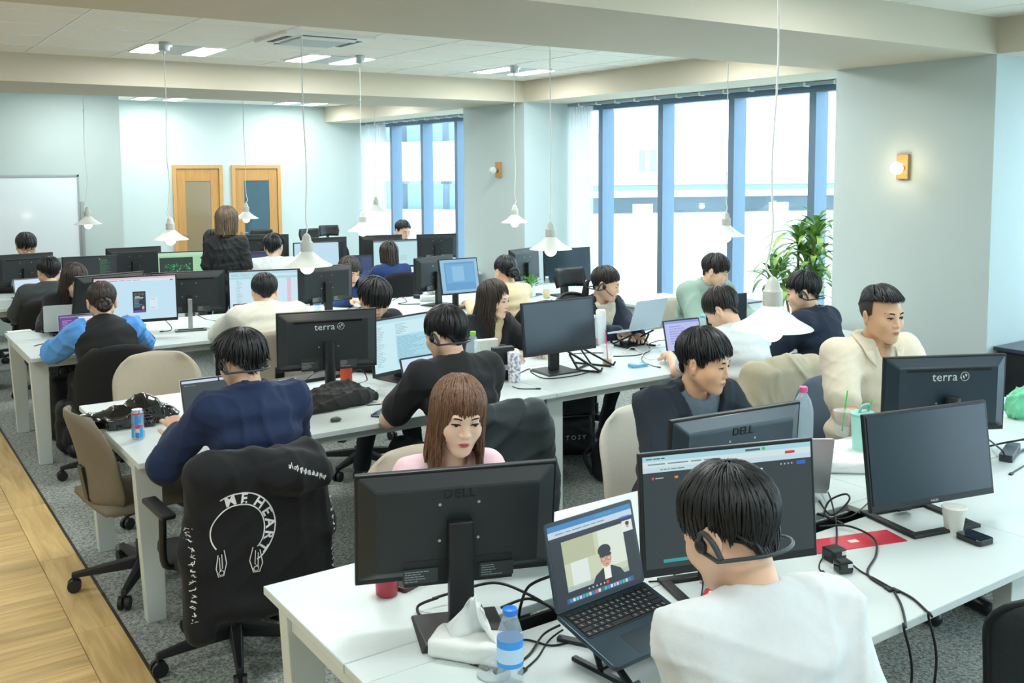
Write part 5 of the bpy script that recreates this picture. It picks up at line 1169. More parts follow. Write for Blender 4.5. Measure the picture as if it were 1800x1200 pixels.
for k, kind, lab in (('vest', 'black', 'black chair of the woman in the black vest and blue shirt'), ('navy', 'blackarm', 'black swivel chair with the printed hoodie hung over its back'), ('blackt', 'black', 'black chair of the man in the black T-shirt, dark jacket on its back'),
    ('jacket', 'cream', 'cream chair of the man in the dark jacket and grey T-shirt'), ('pink', 'beige', 'beige chair of the woman in pink, mostly hidden by her monitor'), ('whitet', 'taupe', 'taupe chair with the khaki jacket hung over its back'), ('suit', 'blackarm', 'black chair of the man in the navy suit by the near column'),
    ('cream', 'grey', 'blue-grey chair behind the man in the cream shirt'), ('front', 'black', 'black chair of the man in the white shirt, below the picture'), ('curly', 'black', 'black chair of the man with wavy hair behind the monitors'), ('longhair', 'black', 'black chair of the woman with long hair and black jacket'),
    ('headset', 'head', 'black headrest chair of the woman with the headset'), ('green', 'beige', 'beige chair of the man in the green sweatshirt by the window'), ('sweat', 'beige', 'beige chair of the man in the white sweatshirt'), ('tan', 'black', 'black chair of the person in the tan top by the green plant'),
    ('girl3', 'grey', 'blue-grey chair of the woman with brown fringe in the third row'), ('fargirl', 'black', 'black chair of the woman hidden behind the third-row monitor'), ('grey', 'blackarm', 'black chair of the man in the grey suit'), ('bluetop', 'black', 'black chair of the woman in the blue top'),
    ('fart', 'beige', 'beige chair of the man in the white T-shirt in the far row'), ('glasses', 'black', 'black chair of the man with glasses in front of the whiteboard'), ('farman', 'black', 'black chair of the man at the far windows'), ('hidden', 'black', 'black chair of the person hidden behind the standing woman')):
    b = PEOPLE[k]; chair(kind, b['cb'][0], b['cb'][1], math.degrees(b['th']), lab)
# ================================================================ things on, under and around the desks
def local_frame(key):
    b = PEOPLE[key]; return Matrix.Translation(Vector(b['base'])) @ Matrix.Rotation(b['th']-PI/2, 4, 'Z')
def drape(name, label, cat, key, material, shape, wr=.008, fq=22., seed=3, h=.009, lo=(-.42, -.55, .05), hi=(.42, .05, 1.0)):
    S = Field(np.array(lo), np.array(hi), h); shape(S); S.wrinkle(wr, seed, fq); V, Fq = S.mesh()
    b = PEOPLE[key]; t = thing(name, label, cat, b['cb'], b['th']-PI/2)
    o = obj('cloth', fast_mesh('cloth', V, Fq, True), material, t); return t, BVHTree.FromPolygons([tuple(v) for v in V], [tuple(int(i) for i in f) for f in Fq])
def decal_mesh(V, Fq, bvh, off=.0016):
    """V in (u, z) seen from behind the chair (u to the right); projected along +y onto the cloth"""
    out = []
    for u, z in V:
        h = bvh.ray_cast(Vector((u, -1., z)), Vector((0, 1, 0)))
        out.append(tuple(h[0]+Vector((0, -off, 0))) if h[0] is not None else (u, -.30, z))
    return out, Fq
def strip2d(pts, w, closed=False):
    V = []; Fq = []; n = len(pts)
    for i, p in enumerate(pts):
        a = pts[(i-1) % n] if closed else pts[max(i-1, 0)]; b = pts[(i+1) % n] if closed else pts[min(i+1, n-1)]; d = (b[0]-a[0], b[1]-a[1]); L = math.hypot(*d) or 1; nx, ny = -d[1]/L, d[0]/L
        V += [(p[0]+nx*w/2, p[1]+ny*w/2), (p[0]-nx*w/2, p[1]-ny*w/2)]
    for i in range(n if closed else n-1): j = (i+1) % n; Fq.append((2*i, 2*i+1, 2*j+1, 2*j))
    return V, Fq
# black hoodie with a white horseshoe print
def hoodie(S):
    S.op(lambda x, y, z: np.sqrt(np.maximum(np.abs(x)-.17, 0)**2+np.maximum(np.abs(y+.30-.16*(x)**2*2+.02*(z-.6))-.02, 0)**2+np.maximum(np.abs(z-.585)-.24, 0)**2)-.055, (-.3, -.42, .25), (.3, -.18, .9), 0)
    for s in (-1, 1): S.cone((s*.19, -.29, .82), (s*.235, -.275, .56), .065, .058, .05); S.cone((s*.235, -.275, .56), (s*.235, -.29, .26), .058, .05, .04)
    S.ell((.10, -.365, .80), (.135, .07, .085), .018); S.cone((-.03, -.32, .87), (.20, -.36, .78), .045, .05, .02); S.ell((-.14, -.3, .84), (.12, .07, .06), .06)
    S.cone((-.10, -.34, .34), (.0, -.345, .32), .045, .04, .04)
M_hood = cloth('hoodie_black', '#101317', .9); t, bv = drape('hoodie', 'black hoodie with a white horseshoe print hung over the chair back', 'hoodie', 'navy', M_hood, hoodie, wr=.009, fq=18, h=.0085)
M_pr = mat('hoodie_print', '#e9ecec', .7)
cx, cz, ro, ri = -.115, .635, .135, .095; V = []; Fq = []
def addp(v, f):
    n = len(V); V.extend(v); Fq.extend([tuple(i+n for i in q) for q in f])
arc = lambda r, a0, a1, n=40: [(cx+r*math.cos(R_(a0+(a1-a0)*i/n)), cz+r*math.sin(R_(a0+(a1-a0)*i/n))) for i in range(n+1)]
addp(*strip2d(arc(ro, 118, -62), .005)); addp(*strip2d(arc(ri, 215, -48), .0046))
# the two scrolled ends
for ex, ey, m in ((cx+.060, cz-.115, 1), (cx-.062, cz-.105, -.8)):
    addp(*strip2d([(ex-.012*m, ey+.045), (ex-.022*m, ey-.005), (ex-.010*m, ey-.05), (ex+.012*m, ey-.052), (ex+.022*m, ey-.02), (ex+.014*m, ey+.03)], .0034)); addp(*strip2d([(ex-.002*m, ey+.03), (ex-.004*m, ey-.02), (ex+.006*m, ey-.03), (ex+.008*m, ey+.02)], .003))
    addp(*strip2d([(ex+.009*math.cos(a), ey-.038+.009*math.sin(a)) for a in np.linspace(0, 6.28, 11)], .0028))
for ch, a in zip('MEHEART', (104, 80, 48, 24, 2, -20, -42)):
    me = text_mesh(ch, .05, 0, bold=.0016); ca, sa = math.cos(R_(a-90)), math.sin(R_(a-90)); rm = (ro+ri)/2
    px_, pz_ = cx+rm*math.cos(R_(a)), cz+rm*math.sin(R_(a)); addp([(px_+v.co.x*ca-v.co.y*sa, pz_+v.co.x*sa+v.co.y*ca) for v in me.vertices], [tuple(p.vertices) for p in me.polygons])
v2, f2 = decal_mesh(V, Fq, bv); obj('chest_print', fast_mesh('chest_print', v2, f2), M_pr, t)
V = []; Fq = []; rr = random.Random(4)
for k in range(9):   # lettering on the hood
    bx, bz = .06+k*.017, .845-k*.0085
    for q in range(3): addp(*strip2d([(bx+q*.0045, bz+rr.uniform(.004, .012)), (bx+q*.0045+rr.uniform(-.002, .002), bz-rr.uniform(.004, .012))], .0026))
    addp(*strip2d([(bx, bz+.006*rr.choice((-1, 1))), (bx+.009, bz+.006*rr.choice((-1, 1)))], .002))
for k in range(15):  # lettering down both sleeves
    for sx in (-1, 1):
        bz = .66-k*.024; bx = sx*(.272-.0006*k); [addp(*strip2d([(bx+rr.uniform(-.012, .008), bz+rr.uniform(-.010, .010)), (bx+rr.uniform(-.008, .008), bz+rr.uniform(-.006, .006)), (bx+rr.uniform(-.008, .012), bz+rr.uniform(-.010, .010))], rr.uniform(.002, .0045))) for _ in range(2)]
v2, f2 = decal_mesh(V, Fq, bv); o = obj('sleeve_and_hood_lettering', fast_mesh('sleeve_and_hood_lettering', v2, f2), M_pr, t)
def jacket_on_chair(S):
    S.op(lambda x, y, z: np.sqrt(np.maximum(np.abs(x)-.19, 0)**2+np.maximum(np.abs(y+.285-.3*x**2)-.02, 0)**2+np.maximum(np.abs(z-.60)-.22, 0)**2)-.05, (-.3, -.42, .25), (.3, -.15, .92), 0)
    for s in (-1, 1): S.cone((s*.20, -.28, .82), (s*.27, -.27, .5), .065, .06, .05); S.cone((s*.27, -.27, .5), (s*.25, -.30, .30), .06, .05, .04)
    S.cone((-.1, -.30, .87), (.1, -.30, .87), .035, .035, .03)
drape('jacket', 'dark green-black jacket hung over the chair of the man in the black T-shirt', 'jacket', 'blackt', cloth('dark_jacket', '#1e2a2d', .6), jacket_on_chair, seed=8, wr=.011, fq=16)
drape('jacket', 'khaki jacket hung over the chair of the man in the white T-shirt', 'jacket', 'whitet', cloth('khaki', '#b7ad93', .85), jacket_on_chair, seed=12, wr=.012, fq=16)
# ---------------------------------------------------------------- headsets
M_hs = mat('headset_grey', '#3a444a', .45)
def headset(key, label, mic=True, col=None, side=1):
    b = PEOPLE[key]; Mw = Matrix.Translation(Vector(b['base'])) @ Matrix.Rotation(b['th']-PI/2, 4, 'Z') @ b['M']
    t = thing('headset', label, 'headset', Mw @ Vector((0, -.09, -.04)), 0); t.rotation_euler = Mw.to_euler(); t.location = Mw.translation
    s = b['M'].to_scale()[0]; t.scale = (s, s, s); m = col or M_hs
    pts = [(x*.093*1.0, -.02-.098*math.sqrt(max(0, 1-x*x)), -.048-.012*(1-x*x)) for x in [math.sin(a) for a in np.linspace(-PI/2, PI/2, 17)]]
    MB().tube([(-.088, .012, -.028)]+pts+[(.088, .012, -.028)], .0042, 8).build('neckband', m, t, smooth=True)
    for sx in (-1, 1):
        MB().tube(catmull([(sx*.091, -.028, -.046), (sx*.094, -.022, -.012), (sx*.094, -.004, .012), (sx*.092, .012, -.004)], 4), [.006]*5+[.005]*8, 8).build('ear_hook', m, t, smooth=True)
        MB().ball((sx*.090, .012, -.014), (.009, .014, .016), 12, 8).build('earpiece', M_black, t, smooth=True)
    if mic: MB().tube(catmull([(side*.092, .015, -.02), (side*.088, .05, -.045), (side*.070, .085, -.062)], 5), [.0024]*10+[.004], 6).build('microphone_boom', M_black, t, smooth=True)
headset('front', 'grey neckband headset on the man in the white shirt', mic=False)
headset('navy', 'dark neckband headset with microphone on the man in the navy sweatshirt', side=-1)
headset('blackt', 'neckband headset with a pale earpiece on the man in the black T-shirt', mic=False)
headset('headset', 'black headset with microphone boom on the woman in the navy jacket', side=1)
headset('suit', 'small black headset on the man in the navy suit', mic=False)
def glasses(key, label, col=M_blackg):
    b = PEOPLE[key]; Mw = Matrix.Translation(Vector(b['base'])) @ Matrix.Rotation(b['th']-PI/2, 4, 'Z') @ b['M']
    t = thing('glasses', label, 'glasses', (0, 0, 0)); t.location = Mw.translation; t.rotation_euler = Mw.to_euler(); s = b['M'].to_scale()[0]; t.scale = (s, s, s)
    for sx in (-1, 1):
        ring = [(sx*.032+.023*math.cos(a), .103-.012*abs(math.cos(a)*.5+sx*.0), -.004+.018*math.sin(a)) for a in np.linspace(0, 2*PI, 21)]; MB().tube(ring, .0018, 6, False).build('rim', col, t, smooth=True)
        MB().tube([(sx*.055, .094, .0), (sx*.078, .03, .002), (sx*.083, -.02, -.004)], .0018, 6).build('temple', col, t)
    MB().tube([(-.010, .106, -.001), (0, .109, .001), (.010, .106, -.001)], .0018, 6).build('bridge', col, t)
glasses('glasses', 'thin dark glasses of the man in front of the whiteboard'); glasses('fart', 'blue-black glasses of the man in the white T-shirt in the far row', mat('blue_frame', '#2b3a8c', .3))
# ---------------------------------------------------------------- bottles, cups, cans
M_pet = film('clear_plastic', '#e9f4f6', .22, .05); M_petb = film('clear_blue_plastic', '#d5ecf8', .3, .05)
def bottle(label, px, py, z=ZT, h=.21, r=.033, cap='#2f86e8', lab=None, liquid=None, name='water_bottle', neck=.013, X=None, Y=None):
    p = at(px, py, z=z); t = thing(name, label, 'bottle', (p[0], p[1], z), random.uniform(0, 6))
    MB().lathe([(r*.8, .0), (r, .008), (r, h*.16), (r*.95, h*.2), (r, h*.25), (r, h*.62), (r*.94, h*.68), (r*.75, h*.80), (neck*1.3, h*.9), (neck, h*.92), (neck, h*.97)], 24).build('body', M_petb, t, smooth=True)
    MB().lathe([(neck*1.25, h*.925), (neck*1.3, h*.93), (neck*1.3, h), (neck*1.1, h*1.008)], 18).build('cap', mat('cap_'+cap.strip('#'), cap, .35), t, auto=40)
    if lab:
        for i, (c, z0, z1) in enumerate(lab): MB().lathe([(r*1.012+.0003*i, h*z0), (r*1.012+.0003*i, h*z1)], 24, closed=False).build('label', mat('label_'+c.strip('#'), c, .4), t, smooth=True)
    if liquid: MB().lathe([(r*.72, .002), (r*.93, .01), (r*.93, h*liquid[1])], 20).build('drink', mat('drink_'+liquid[0].strip('#'), liquid[0], .1), t, smooth=True)
    return t
bottle('clear water bottle with a blue cap and blue label on the nearest desk', 897, 1200, h=.178, r=.0305, cap='#2b82ea', lab=[('#3f9cf0', .27, .62), ('#bfe0fa', .33, .52)], neck=.013)
bottle('large clear bottle with a pink cap beside the curved monitor', 1410, 792, h=.27, r=.043, cap='#ee5a9a')
bottle('large clear bottle with a green cap beside the man in the black T-shirt', 832, 662, h=.26, r=.043, cap='#8fd23c', lab=[('#dfeedd', .1, .35)])
bottle('slim bottle with amber tea and a white cap beside the white flask', 1043, 606, h=.20, r=.03, cap='#f0f2f0', liquid=('#b5713a', .22))
bottle('water bottle with a blue cap in front of the third-row monitor', 558, 548, h=.2, r=.034, cap='#8fc0e8', lab=[('#f0a9b8', .42, .6), ('#5aa8ee', .3, .42)])
bottle('bottle half full of yellow tea on the third-row desk', 961, 524, h=.2, r=.033, cap='#f2f4f2', liquid=('#d8b22e', .4))
bottle('bottle with a light blue cap between the laptops in the second row', 1235, 606, h=.20, r=.032, cap='#6fc4ea')
bottle('clear bottle standing by the near column, behind the navy suit', 1449, 545, h=.2, r=.032, cap='#e6eef0')
def lathe_thing(name, label, cat, px, py, prof, m, z=ZT, extra=(), n=26):
    p = at(px, py, z=z); t = thing(name, label, cat, (p[0], p[1], z)); MB().lathe(prof, n).build('body', m, t, auto=45)
    for nm, pr, mm in extra: MB().lathe(pr, n).build(nm, mm, t, auto=45)
    return t
M_paper = mat('paper_cup', '#f0f0e8', .6)
lathe_thing('paper_cup', 'white paper cup beside the phone on the nearest desk', 'cup', 1676, 933, [(.026, 0), (.027, .002), (.0375, .078), (.039, .08), (.036, .079), (.025, .004)], M_paper, extra=[('rim', [(.0375, .078), (.0395, .081), (.0375, .083)], M_paper)])
lathe_thing('tumbler', 'red tumbler half hidden under the wide black monitor', 'cup', 680, 1045, [(.024, 0), (.030, .006), (.032, .05), (.031, .09)], mat('red_tumbler', '#b8384a', .3), extra=[('lid', [(.032, .09), (.030, .10), (.02, .102)], mat('red_lid', '#a02e3e', .4))])
lathe_thing('orange_cup', 'orange tin behind the globe-logo monitor at left', 'cup', 609, 671, [(.032, 0), (.033, .003), (.033, .085)], mat('orange_tin', '#e4572a', .4), extra=[('lid', [(.034, .085), (.034, .093), (.03, .096)], M_black)])
def flower_mat():
    m = bpy.data.materials.new('floral_print'); m.use_nodes = True; nt = m.node_tree; b = nt.nodes['Principled BSDF']; b.inputs['Roughness'].default_value = .35; tc = nt.nodes.new('ShaderNodeTexCoord'); v = nt.nodes.new('ShaderNodeTexNoise'); v.inputs['Scale'].default_value = 70; v.inputs['Detail'].default_value = 4
    r = nt.nodes.new('ShaderNodeValToRGB'); r.color_ramp.elements[0].position = .40; r.color_ramp.elements[1].position = .56; r.color_ramp.elements[0].color = (*lin('#8f8fae'), 1); r.color_ramp.elements[1].color = (*lin('#f0eff2'), 1); nt.links.new(tc.outputs['Object'], v.inputs['Vector']); nt.links.new(v.outputs[0], r.inputs[0]); nt.links.new(r.outputs[0], b.inputs['Base Color']); return m
lathe_thing('tumbler', 'white tumbler with a grey floral print beside the router', 'cup', 904, 671, [(.031, 0), (.033, .003), (.038, .165), (.036, .168)], flower_mat(), extra=[('lid', [(.036, .166), (.03, .1662)], mat('clear_lid', '#dfe6ea', .2))])
lathe_thing('flask', 'tall white flask beside the amber tea bottle', 'flask', 1056, 605, [(.034, 0), (.036, .004), (.036, .19), (.033, .196)], mat('flask_white', '#dce8ee', .35), extra=[('lid', [(.0335, .196), (.034, .2), (.034, .225), (.028, .235)], M_whitep)])
def straw(t, c, a, b, r=.0035): MB().cyl(a, b, r, n=8).build('straw', mat('straw_'+c.strip('#'), c, .4), t, smooth=True)
t = lathe_thing('iced_coffee_cup', 'clear iced coffee cup with a pink straw', 'cup', 1067, 640, [(.026, 0), (.027, .003), (.040, .11), (.041, .112)], M_pet, extra=[('coffee', [(.0255, .004), (.029, .03)], mat('iced_coffee', '#c39a6e', .2)), ('lid', [(.041, .112), (.042, .116), (.03, .126), (.006, .13)], M_pet)]); straw(t, '#e8418e', (.008, 0, .012), (-.022, -.01, .215))
t = lathe_thing('plastic_cup', 'clear plastic cup with a green straw behind the curved monitor', 'cup', 1480, 765, [(.026, 0), (.027, .003), (.040, .11)], M_pet, extra=[('lid', [(.041, .112), (.03, .12)], M_pet)]); straw(t, '#2fbf4f', (0, 0, .02), (.018, -.01, .20))
lathe_thing('plastic_dome_lid', 'clear plastic cup lying low in front of the blue-capped bottle', 'cup', 868, 1186, [(.040, 0), (.041, .004), (.036, .020), (.026, .034), (.01, .040)], M_pet)
# energy drink can
p = at(243, 771, z=ZT); t = thing('drink_can', 'blue and silver energy drink can beside the black plastic bag', 'can', (p[0], p[1], ZT), 2.4)
MB().lathe([(.022, 0), (.0265, .006), (.0265, .118), (.023, .128), (.0225, .133)], 28).build('body', mat('can_silver', '#c6ccd4', .25, metal=.7), t, auto=50)
Vc = []; Fc = []; Cc = []
def can_patch(a0, a1, z0, z1, c, n=6):
    for i in range(n):
        for q in (a0+(a1-a0)*i/n, a0+(a1-a0)*(i+1)/n): pass
        a, b = R_(a0+(a1-a0)*i/n), R_(a0+(a1-a0)*(i+1)/n); k = len(Vc); r = .0268; Vc.extend([(r*math.cos(a), r*math.sin(a), z0), (r*math.cos(b), r*math.sin(b), z0), (r*math.cos(b), r*math.sin(b), z1), (r*math.cos(a), r*math.sin(a), z1)]); Fc.append((k, k+1, k+2, k+3)); Cc.extend([c]*4)
for q in range(4):
    A = q*90
    can_patch(A, A+40, .066, .112, '#2f8fe0'); can_patch(A+45, A+80, .012, .060, '#35a6ee'); can_patch(A+5, A+42, .010, .034, '#2b7fd0'); can_patch(A+8, A+70, .052, .0655, '#d33a48', 8); can_patch(A, A+90, .113, .118, '#c23a48'); can_patch(A+50, A+62, .072, .11, '#4aa0e6')
me = fast_mesh('can_label', Vc, Fc); ca = me.color_attributes.new('Col', 'FLOAT_COLOR', 'CORNER'); ca.data.foreach_set('color', [x for c in Cc for x in (*lin(c), 1)]); obj('can_label', me, colour_attr('print_colours'), t)
# soft things made as distance fields
SOFT = {}
def soft(name, label, cat, p, material, shape, lo, hi, h=.006, wr=.006, fq=45., seed=2, rz=0.):
    S = Field(np.array(lo), np.array(hi), h); shape(S); S.wrinkle(wr, seed, fq); S.F = np.maximum(S.F, (.0006-S.ax[2])[None, None, :]); V, Fq = S.mesh(); t = thing(name, label, cat, p, rz); obj('body', fast_mesh('body', V, Fq, True), material, t); SOFT[name] = BVHTree.FromPolygons([tuple(v) for v in V], [tuple(int(i) for i in f) for f in Fq]); return t
p = at(238, 748, z=ZT); M_bin = mat('shiny_black_film', '#0d1012', .13, coat=.6)
def bag(S):
    S.cone((-.19, .0, .03), (-.05, .0, .04), .04, .05, .04); S.cone((-.05, .0, .04), (.10, .0, .05), .05, .055, .03); S.cone((.10, 0, .05), (.19, .01, .03), .05, .035, .03); S.ell((.06, .02, .08), (.06, .05, .055), .03); S.op(lambda x, y, z: np.maximum(np.maximum(np.abs(x-.0)-.10, np.abs(y+.045)-.03), np.abs(z-.025)-.025), (-.1, -.08, 0), (.1, 0, .05), .01)
soft('plastic_bag', 'crumpled shiny black plastic bag beside the energy drink can', 'bag', (p[0]-.02, p[1]+.03, ZT), M_bin, bag, (-.28, -.15, -.01), (.28, .15, .18), .005, .011, 34, 5, -.1)
p = at(585, 712, z=ZT)
def pile(S):
    S.ell((-.02, .0, .03), (.20, .12, .055), .0); S.ell((.12, -.02, .03), (.10, .08, .05), .03); S.ell((-.14, -.06, .015), (.14, .07, .025), .03); S.ell((.05, .06, .06), (.09, .05, .05), .03)
soft('clothes_pile', 'folded black jacket lying on the second-row desk', 'jacket', (p[0], p[1], ZT), cloth('pile_black', '#1f2221', .8), pile, (-.32, -.2, -.01), (.28, .2, .16), .007, .013, 34, 6)
c_ = p; p = at(590, 722, z=ZT+.05); h_ = SOFT['clothes_pile'].ray_cast(Vector((p[0]-c_[0], p[1]-c_[1], 1)), Vector((0, 0, -1))); zz = h_[0].z if h_[0] is not None else 0.; t = thing('earbud_case', 'small grey earbud case lying on the folded black jacket', 'case', (p[0], p[1], ZT+zz-.003)); MB().ball((0, 0, .012), (.028, .02, .012), 18, 10).build('shell', mat('case_grey', '#3f4748', .3), t, smooth=True); MB().lathe([(.0205, .0115), (.0208, .0125)], 20).build('seam', M_dark_ink, t)
# tissue packs
M_film = film('tissue_film', '#f2f5f5', .55, .15)
def tissue(label, px, py, rz, w=.21, d=.115, h=.05, tall=.10):
    p = at(px, py, z=ZT); t = thing('tissue_pack', label, 'tissue pack', (p[0], p[1], ZT), rz)
    S = Field(np.array((-.15, -.1, -.01)), np.array((.15, .1, .1)), .005); S.op(lambda x, y, z: np.sqrt(np.maximum(np.abs(x)-w/2+.015, 0)**2+np.maximum(np.abs(y)-d/2+.015, 0)**2+np.maximum(np.abs(z-h/2)-h/2+.015, 0)**2)-.015, (-.12, -.07, 0), (.12, .07, .06), 0); S.wrinkle(.003, 4, 60); S.F = np.maximum(S.F, (.0006-S.ax[2])[None, None, :]); V, Fq = S.mesh(); obj('wrapped_stack', fast_mesh('wrapped_stack', V, Fq, True), mat('tissue_white', '#e8ebe8', .55), t)
    if tall:
        n = 14; V = []; Fq = []
        for j in range(7):
            v = j/6
            for i in range(n+1):
                u = i/n-.5; V.append((u*.16*(1-v*.75)+.01*v, .03*math.sin(u*9+v*3)*(1-v)+.012*math.sin(u*20)*v, h-.004+tall*v*(1-.25*(2*u)**2)))
        for j in range(6):
            for i in range(n): k = j*(n+1)+i; Fq.append((k, k+1, k+n+2, k+n+1))
        o = obj('pulled_tissue', fast_mesh('pulled_tissue', V, Fq, True), mat('tissue_sheet', '#eef2f0', .8), t); o.modifiers.new('thick', 'SOLIDIFY').thickness = .0012
    return t
tissue('soft tissue pack with a raised tissue in front of the wide black monitor', 826, 1150, R_(-52), w=.19, d=.105, tall=.10)
tissue('flat tissue pack behind the monitor on the square frame foot', 1492, 826, R_(-38), w=.22, tall=0)
tissue('small tissue pack with a white tissue by the old square monitor', 758, 528, R_(-30), w=.2, tall=.12)
# flat things
def slab_thing(name, label, cat, px, py, w, d, h, rz, m, z=ZT, r=.008, extra=None):
    p = at(px, py, z=z); t = thing(name, label, cat, (p[0], p[1], z), rz); MB().prism(rrect(w, d, min(r, w*.45, d*.45, )), h, 'z', .0004).build('body', m, t, bevel=.0015 if h > .004 else 0)
    if extra: MB().prism(rrect(w*extra[0], d*extra[1], r*.6), .0008, 'z', h+.0003).build(extra[2], extra[3], t)
    return t
slab_thing('smartphone', 'black smartphone lying in front of the paper cup', 'phone', 1713, 950, .072, .146*.62, .018, R_(-8), M_blackg, r=.012, extra=(.9, .92, 'screen', mat('phone_glass', '#1a2530', .05)))
slab_thing('smartphone', 'smartphone in a dark red case beside the red tumbler', 'phone', 726, 1022, .145, .07, .012, R_(20), mat('phone_case_red', '#5b3236', .4), r=.01, extra=(.9, .88, 'screen', M_blackg))
slab_thing('smartphone', 'blue smartphone on the edge of the second-row desk', 'phone', 674, 727, .15, .075, .010, R_(40), mat('phone_blue', '#2b3f55', .15), r=.01)
slab_thing('wallet', 'dark wallet at the left end of the third-row desk', 'wallet', 86, 583, .11, .09, .018, R_(5), M_black)
slab_thing('paper_card', 'white card at the left corner of the third-row desk', 'card', 34, 582, .16, .09, .002, R_(4), mat('card_white', '#eef0ee', .7))
slab_thing('plastic_folder', 'red plastic folder lying on the nearest desk', 'folder', 1500, 952, .33, .10, .002, R_(-17), mat('red_folder', '#cf2f44', .25, coat=.4), r=.004, extra=(.1, .2, 'sticker', mat('folder_mark', '#e8c9cc', .5)))
slab_thing('snack_packet', 'blue and white packet on the second-row desk', 'packet', 1121, 644, .11, .06, .018, R_(-6), mat('packet_blue', '#6db6dc', .35), extra=(.4, .98, 'white_panel', mat('packet_white', '#eef3f4', .4)))
slab_thing('paper_sheet', 'sheets of white paper beside the mint cup on the nearest desk', 'paper', 1505, 790, .21, .29, .002, R_(-30), mat('paper_white', '#f0f3f2', .7), r=.002)
slab_thing('sticky_note', 'yellow note under the wide black monitor', 'note', 775, 1016, .07, .05, .002, R_(15), mat('note_yellow', '#d9cf8a', .7), r=.002)
slab_thing('snack_wrapper', 'red and white wrapper beside the foot of the document monitor', 'wrapper', 1252, 1050, .09, .05, .006, R_(35), mat('wrapper_red', '#c53a3a', .4), extra=(.6, .5, 'pale_panel', mat('wrapper_pale', '#f0d9cf', .5)))
slab_thing('document_stack', 'grey stack of papers beside the black monitor in the far row', 'paper', 636, 446, .22, .3, .03, R_(5), mat('paper_stack', '#c9ced0', .8), r=.003).location = (4.82, 10.28, ZT)
slab_thing('computer_mouse', 'dark computer mouse by the small tissue pack', 'mouse', 735, 524, .06, .1, .03, R_(10), M_black, r=.025)
slab_thing('usb_hub', 'narrow black hub beside the open laptop', 'hub', 1020, 1132, .12, .022, .010, R_(-58), M_black, r=.004)
slab_thing('power_brick', 'black power brick behind the dark monitor of the second row', 'adapter', 1105, 607, .12, .05, .03, R_(-4), M_black)
slab_thing('power_strip', 'dark power strip at the right edge of the nearest desk', 'power strip', 1775, 800, .22, .05, .028, R_(20), mat('strip_navy', '#28323c', .4))
slab_thing('keyboard', 'black keyboard behind the globe-logo monitor at left', 'keyboard', 540, 668, .42, .13, .02, R_(6), M_black, r=.01, extra=(.94, .8, 'keys', mat('keys_grey', '#34393b', .6, bump=.8, bscale=180)))
# chargers
def block(name, label, px, py, dims, rz, m):
    p = at(px, py, z=ZT); t = thing(name, label, 'charger', (p[0], p[1], ZT), rz); MB().box(-dims[0]/2, dims[0]/2, -dims[1]/2, dims[1]/2, .0004, dims[2]).build('body', m, t, bevel=.006); MB().box(-dims[0]*.2, dims[0]*.2, dims[1]*.5, dims[1]*.5+.012, dims[2]*.4, dims[2]*.7).build('plug', M_dark_ink, t); MB().box(dims[0]*.5-.02, dims[0]*.5-.004, -dims[1]/2-.0008, -dims[1]/2, dims[2]*.55, dims[2]*.85).build('sticker', M_ink, t); return t
block('power_adapter', 'square black power adapter on the red folder edge', 1466, 984, (.055, .05, .04), R_(-12), M_black)
block('power_adapter', 'rounded black power adapter in front of the square one', 1482, 1005, (.045, .04, .036), R_(-20), M_blackg)
# routers
p = at(884, 668, z=ZT); t = thing('router', 'black upright router with a label beside the floral tumbler', 'router', (p[0], p[1], ZT), R_(-8)); MB().box(-.065, .065, -.02, .02, 0, .19).build('case', M_black, t, bevel=.004); MB().box(-.02, .045, -.0212, -.0202, .06, .09).build('sticker', M_ink, t); MB().box(-.055, -.049, -.0212, -.0202, .13, .16).build('indicator', mat('led_yellow', '#d9c23a', .4), t)
p = at(853, 655, z=ZT); t = thing('router', 'white router standing behind the black router', 'router', (p[0]+.06, p[1]+.08, ZT), R_(-8)); MB().box(-.07, .07, -.022, .022, 0, .18).build('case', M_whitep, t, bevel=.006); MB().box(-.06, .06, -.0226, -.0222, .02, .05).build('port_strip', M_lab, t)
# mint drink box with a carrying strap
p = at(1516, 790, z=ZT); t = thing('drink_cup', 'mint-green paper cup with a strap beside the man in the cream shirt', 'cup', (p[0], p[1], ZT)); MB().lathe([(.040, 0), (.041, .003), (.050, .145), (.048, .147)], 24).build('body', mat('mint', '#a9e0d3', .5), t, auto=45); MB().lathe([(.052, .145), (.052, .155), (.04, .163)], 24).build('lid', mat('mint_lid', '#8fd0c6', .35), t, auto=45); MB().tube(catmull([(-.03, 0, .16), (-.02, -.01, .19), (.02, -.01, .19), (.03, 0, .16)], 5), .006, 8).build('strap', mat('mint_lid', '#8fd0c6', .35), t, smooth=True); straw(t, '#2fbf4f', (.03, 0, .155), (.045, -.01, .21))
p = at(1790, 735, z=ZT); t = thing('plastic_bag', 'green and clear plastic bag at the right edge of the picture', 'bag', (p[0], p[1], ZT)); soft_o = Field(np.array((-.1, -.1, -.01)), np.array((.1, .1, .16)), .006); soft_o.ell((0, 0, .06), (.06, .05, .07), 0); soft_o.ell((.02, 0, .11), (.05, .03, .035), .03); soft_o.wrinkle(.014, 3, 60); V, Fq = soft_o.mesh(); obj('body', fast_mesh('body', V, Fq, True), mat('green_bag', '#6fc79a', .3, var=.3, scale=14), t)
